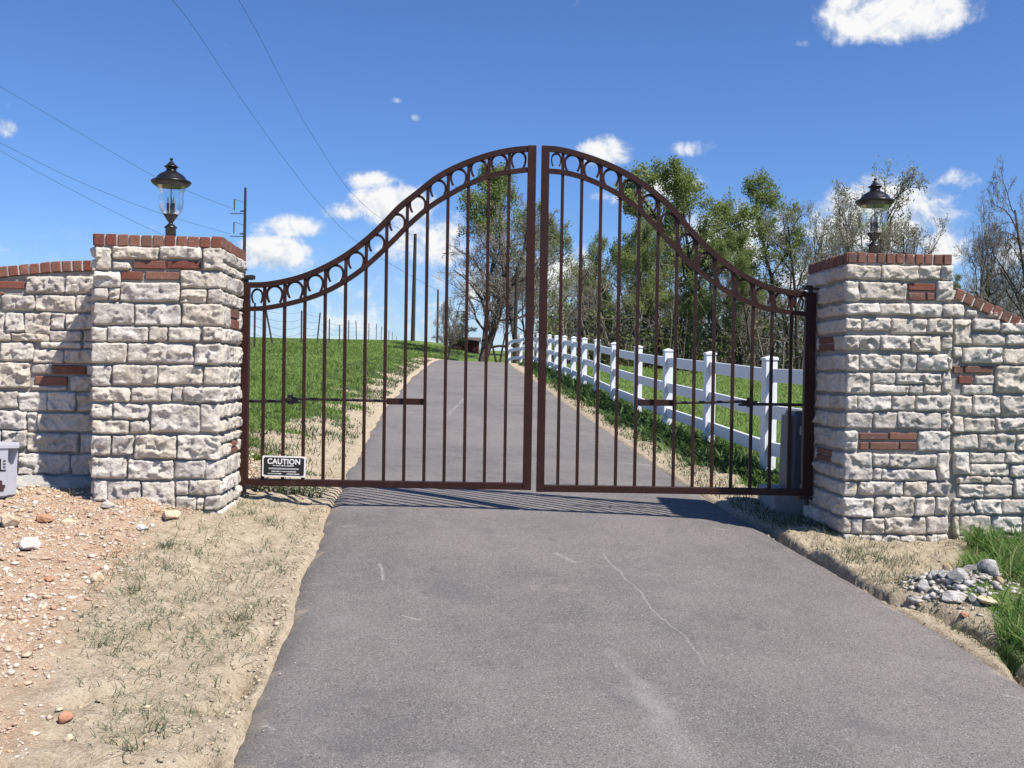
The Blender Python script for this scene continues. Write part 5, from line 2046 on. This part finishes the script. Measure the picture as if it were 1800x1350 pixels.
def make_tree(seed, kind):
    """skeleton of about 10 m; returns trunk mesh, crown mesh"""
    rg = random.Random(seed)
    big, fine, tips = [], [], []
    cfg = dict(leafy=dict(lift=.32, kids=(10, 6, 5, 3), spread=(.85, .75, .75, .8), ratio=(.42, .52, .55, .6), leaves=5.2, size=.056, up=.28, fork=1),
               bushy=dict(lift=.12, kids=(11, 6, 4, 3), spread=(1.0, .85, .8, .8), ratio=(.44, .55, .55, .6), leaves=7, size=.065, up=.22, fork=1),
               bare=dict(lift=.20, kids=(10, 7, 6, 4), spread=(1.0, .8, .75, .75), ratio=(.52, .55, .55, .6), leaves=0, size=.05, up=.16, fork=2),
               bud=dict(lift=.28, kids=(9, 6, 5, 3), spread=(.75, .75, .7, .75), ratio=(.46, .55, .55, .6), leaves=.8, size=.045, up=.25, fork=2),
               slim=dict(lift=.45, kids=(8, 4, 4, 3), spread=(.7, .75, .75, .8), ratio=(.28, .52, .55, .6), leaves=5, size=.062, up=.35, fork=1))[kind]

    def branch(p, d, ln, r, lev):
        nseg = 7 if lev == 0 else (5 if lev < 3 else 3)
        pts = [p.copy()]
        dirs = []
        q = p.copy()
        dd = d.copy()
        for i in range(nseg):
            wob = .09 if lev == 0 else .26
            dd = (dd + Vector((rg.gauss(0, wob), rg.gauss(0, wob), rg.gauss(0, wob) + cfg['up'] * (.0 if lev == 0 else .35)))).normalized()
            q = q + dd * (ln / nseg)
            pts.append(q.copy())
            dirs.append(dd.copy())
        end_r = r * (.35 if lev == 0 else .3)
        for i in range(nseg):
            ra = r + (end_r - r) * (i / nseg)
            rb = r + (end_r - r) * ((i + 1) / nseg)
            if lev == 0 and i == 0:
                ra *= 1.35
            s = (tuple(pts[i]), tuple(pts[i + 1]), max(ra, .009), max(rb, .007))
            (big if lev < 2 else fine).append(s)
        if lev >= 3:
            for i in range(nseg):
                tips.append((pts[i], pts[i + 1]))
        if lev == 4:
            return
        nk = cfg['kids'][lev]
        nk = max(2, nk + rg.choice((-1, 0, 0, 1)))
        lo = cfg['lift'] if lev == 0 else .22
        for k in range(nk):
            f = lo + (1 - lo) * (k + rg.random() * .9) / nk
            f = min(f, .98)
            i = min(int(f * nseg), nseg - 1)
            base = pts[i].lerp(pts[i + 1], f * nseg - i)
            ax = dirs[i].cross(Vector((rg.gauss(0, 1), rg.gauss(0, 1), rg.gauss(0, 1)))).normalized()
            an = cfg['spread'][lev] * rg.uniform(.6, 1.25)
            nd = Matrix.Rotation(an, 3, ax) @ dirs[i]
            taper = (1.15 - .62 * f) if lev == 0 else (1.1 - .5 * f)
            branch(base, nd, ln * cfg['ratio'][lev] * taper * rg.uniform(.75, 1.2), r * (1 - .65 * f) * .58, lev + 1)

    H0 = 10.0 * (.86 if cfg['fork'] == 1 else .74)
    if cfg['fork'] == 1:
        branch(Vector((0, 0, -.3)), Vector((rg.gauss(0, .04), rg.gauss(0, .04), 1)).normalized(), H0, .15, 0)
    else:
        for k in range(2 if kind == 'bud' else 3):
            a = rg.uniform(0, 6.28)
            branch(Vector((.1 * math.cos(a), .1 * math.sin(a), -.3)), Vector((.30 * math.cos(a), .30 * math.sin(a), 1)).normalized(), H0 * rg.uniform(.75, 1.05), .15, 0)
    v, f = tubes_np(big, 6)
    trunk = np_mesh('trunk', v, f)
    trunk.materials.append(M_bark)
    v, f = tubes_np(fine, 3)
    nf = len(f)
    if cfg['leaves'] > 0:
        rn = np.random.RandomState(seed)
        A = np.array([t[0][:] for t in tips])
        Bq = np.array([t[1][:] for t in tips])
        m_ = int(len(A) * cfg['leaves'])
        m_ = min(m_, 34000)
        ii = rn.randint(0, len(A), m_)
        P = A[ii] + (Bq[ii] - A[ii]) * rn.rand(m_, 1) + rn.normal(size=(m_, 3)) * .13
        lv, lf = leaf_cards(P, cfg['size'], seed)
        f = np.concatenate([f, lf + len(v)])
        v = np.concatenate([v, lv])
    mi = np.zeros(len(f), dtype=int)
    mi[nf:] = 1
    crown = np_mesh('crown', v, f, mi)
    crown.materials.append(M_twig)
    crown.materials.append({'bud': M_leaf2}.get(kind, M_leaf))
    zmax = float(v[:, 2].max())
    return trunk, crown, zmax


LIB = {}
for kind, seeds in (('leafy', (1, 2, 3)), ('bushy', (4, 5)), ('bare', (6, 7, 8)), ('bud', (9, 10, 11)), ('slim', (12, 13))):
    LIB[kind] = [make_tree(s * 7 + 1, kind) for s in seeds]


def tree(kind, var, px, top_py, Y, label, wide=1.0, rot=0.0, name=None, group='trees of the woodland edge', dark=False):
    tk, cw, zm = LIB[kind][var % len(LIB[kind])]
    b = at(px, 650, Y)
    zg = gz(b.x, Y)
    tp = at(px, top_py, Y).z
    s = (tp - zg) / zm
    t = empty(name or {'bare': 'bare_tree', 'bud': 'budding_tree', 'bushy': 'bushy_tree'}.get(kind, 'leafy_tree'), (b.x, Y, zg), label, 'tree', group)
    t.rotation_euler.z = rot
    t.scale = (s * wide, s * wide, s)
    link_mesh('trunk', tk, None, t)
    link_mesh('crown', cw, None, t)
    return t


g1 = 'trees beyond the end of the drive'
tree('bare', 0, 843, 330, 50, 'wide bare tree with forked dark trunk at the end of the drive', 1.0, .4, group=g1)
tree('leafy', 0, 912, 262, 56, 'tallest sparse green tree behind the meeting stiles of the gate', 1.0, 1.2, group=g1)
tree('bare', 1, 786, 500, 47, 'small bare sapling with leaning trunk left of the wide bare tree', .6, 2.0, group=g1)
tree('bud', 0, 876, 480, 52, 'slender budding tree with curved trunk right of the wide bare tree', .6, .3, group=g1)
tree('leafy', 2, 975, 330, 60, 'green tree just right of the meeting stiles', .85, 2.2, group=g1)
tree('bud', 1, 925, 430, 62, 'budding tree behind the end of the white fence', .7, 4.2, group=g1)
tree('bushy', 0, 818, 545, 66, 'round dark green bush above the red brick shed', 1.1, 4.2, name='bush', group=g1)
tree('bushy', 1, 788, 572, 64, 'low green bush left of the red brick shed', 1.0, 1.0, name='bush', group=g1)
tree('bushy', 1, 982, 500, 56, 'low bushy green tree beside the fence end', .8, .7)
tree('leafy', 1, 1092, 345, 50, 'dark green tree standing by itself left of the woodland edge', .85, .9)
tree('bud', 2, 1035, 455, 54, 'low budding tree left of the woodland edge', .75, 2.6)
tree('bushy', 0, 1060, 470, 47, 'bushy green tree with a pale stem behind the fence', .7, 3.3)
tree('bare', 2, 1130, 430, 52, 'bare grey tree behind the right arch of the gate', .6, .5)
tree('leafy', 2, 1165, 385, 49, 'mid-height green tree under the right arch of the gate', .9, 1.9)
tree('leafy', 0, 1228, 286, 46, 'tall bright green tree above the falling right arch', .9, 3.0)
tree('slim', 1, 1286, 296, 49, 'tall green tree right next to the tallest green one', 1.1, .2)
tree('bushy', 0, 1262, 400, 43, 'dense green tree under the right arch near the pillar', .85, 5.0)
tree('bare', 0, 1310, 400, 44, 'dark bare tree left of the right gate post', .5, 2.5)
tree('leafy', 1, 1385, 298, 47, 'green tree with rounded top left of the right lantern', .9, 4.0)
tree('bud', 0, 1405, 350, 43, 'grey budding tree rising behind the right gate post', .62, 1.3)
tree('bud', 1, 1468, 332, 46, 'pale budding tree directly left of the right lantern', .70, .6)
tree('bud', 2, 1548, 285, 48, 'tall thin budding tree behind the right lantern', .62, 2.9)
tree('bud', 0, 1600, 356, 45, 'budding tree right of the right lantern', .6, 4.6)
tree('bare', 1, 1712, 318, 38, 'dark bare tree with a single curved trunk above the sloping coping', .48, 3.6)
tree('bare', 2, 1835, 262, 30, 'bare branches reaching in at the right edge of the picture', .58, 1.0)
tree('bushy', 1, 1680, 470, 50, 'low green tree behind the start of the sloping coping', .9, 2.0)
tree('bud', 1, 1765, 455, 44, 'low grey budding tree at the right edge above the coping', .9, 5.1)
tree('bushy', 0, 1800, 480, 52, 'green tree at the right edge behind the grey budding one', .9, .4)
tree('bare', 2, 1190, 470, 44, 'bare young tree behind the third fence post', .5, 4.4)
tree('bare', 1, 1350, 470, 47, 'bare young tree behind the nearest fence post', .6, .1)
tree('leafy', 1, 1018, 400, 58, 'mid-height green tree right of the fence end', .8, 1.0)
tree('leafy', 2, 1125, 400, 45, 'light green tree between the dark green one and the arch', .8, 4.9)
tree('leafy', 0, 1330, 390, 42, 'light green tree just left of the right gate post', .75, 1.4)

# tangled undergrowth of the wood
rg = np.random.RandomState(77)


def undergrowth(name, label, n_leaf, n_stem, seed, ymin, ymax, px0, px1, hmax, mat):
    rn = np.random.RandomState(seed)
    Yv = rn.uniform(ymin, ymax, n_leaf)
    pxv = rn.uniform(px0, px1, n_leaf)
    Xv = (pxv - 900) / FPX * Yv
    prof_ = hmax * (.45 + .8 * fbm(Xv * .35, Yv * .2, 3))
    zv = rn.rand(n_leaf) ** 1.15 * prof_
    dens_ = fbm(Xv * 1.1 + 5, zv * 1.4 + Yv * .3, 3)
    k_ = dens_ > .40 + .16 * rn.rand(n_leaf)
    Xv, Yv, zv = Xv[k_], Yv[k_], zv[k_]
    P = np.stack([Xv, Yv, H(Xv, Yv) + zv], 1)
    lv, lf = leaf_cards(P, .10, seed)
    segs = []
    Ys = rn.uniform(ymin, ymax, n_stem)
    Xs = (rn.uniform(px0, px1, n_stem) - 900) / FPX * Ys
    for x, y in zip(Xs, Ys):
        h = rn.uniform(.8, 1.6) * hmax
        p = np.array([x, y, gz(x, y) - .1])
        dv = np.array([rn.normal() * .16, rn.normal() * .16, 1.0])
        r = rn.uniform(.012, .045)
        for s_ in range(4):
            q = p + dv / np.linalg.norm(dv) * h / 4
            segs.append((tuple(p), tuple(q), r * (1 - s_ * .22), r * (1 - (s_ + 1) * .22)))
            for _ in range(2):
                e = q + np.array([rn.normal() * .5, rn.normal() * .5, rn.uniform(.1, .8)])
                segs.append((tuple(q), tuple(e), r * .4, r * .12 + .004))
            p = q
            dv = dv + rn.normal(size=3) * .16
    v, f = tubes_np(segs, 3)
    mi = np.concatenate([np.zeros(len(lf), dtype=int), np.ones(len(f), dtype=int)])
    me = np_mesh(name, np.concatenate([lv, v]), np.concatenate([lf, f + len(lv)]), mi)
    me.materials.append(mat)
    me.materials.append(M_twig)
    o = link_mesh(name, me)
    return tag(o, label, 'undergrowth', kind='stuff')


undergrowth('undergrowth', 'brown and green tangled undergrowth of the wood behind the white fence', 60000, 520, 5, 42, 54, 955, 1860, 3.0, M_brush)
undergrowth('undergrowth', 'far undergrowth deep in the wood', 40000, 300, 6, 55, 72, 930, 1900, 4.4, M_brush)

# ------------------------------------------------------------------ brick shed beyond the drive
ps = at(818, 618, 68)
zs = gz(ps.x, 68)
t = empty('brick_shed', (ps.x, 68, zs), 'low red brick shed half hidden behind the bare tree', 'shed')
t.scale = (.8, .8, .8)
MB().box((0, 0, .2), (2.3, 2.2, 1.2)).build('wall', M_shed, t)
MB().add([(-1.3, -1.3, .8), (1.3, -1.3, .8), (1.3, 1.3, .8), (-1.3, 1.3, .8), (-1.3, 0, 1.15), (1.3, 0, 1.15)],
         [(0, 1, 5, 4), (2, 3, 4, 5), (1, 2, 5), (3, 0, 4), (3, 2, 1, 0)]).build('roof', M_roof, t)
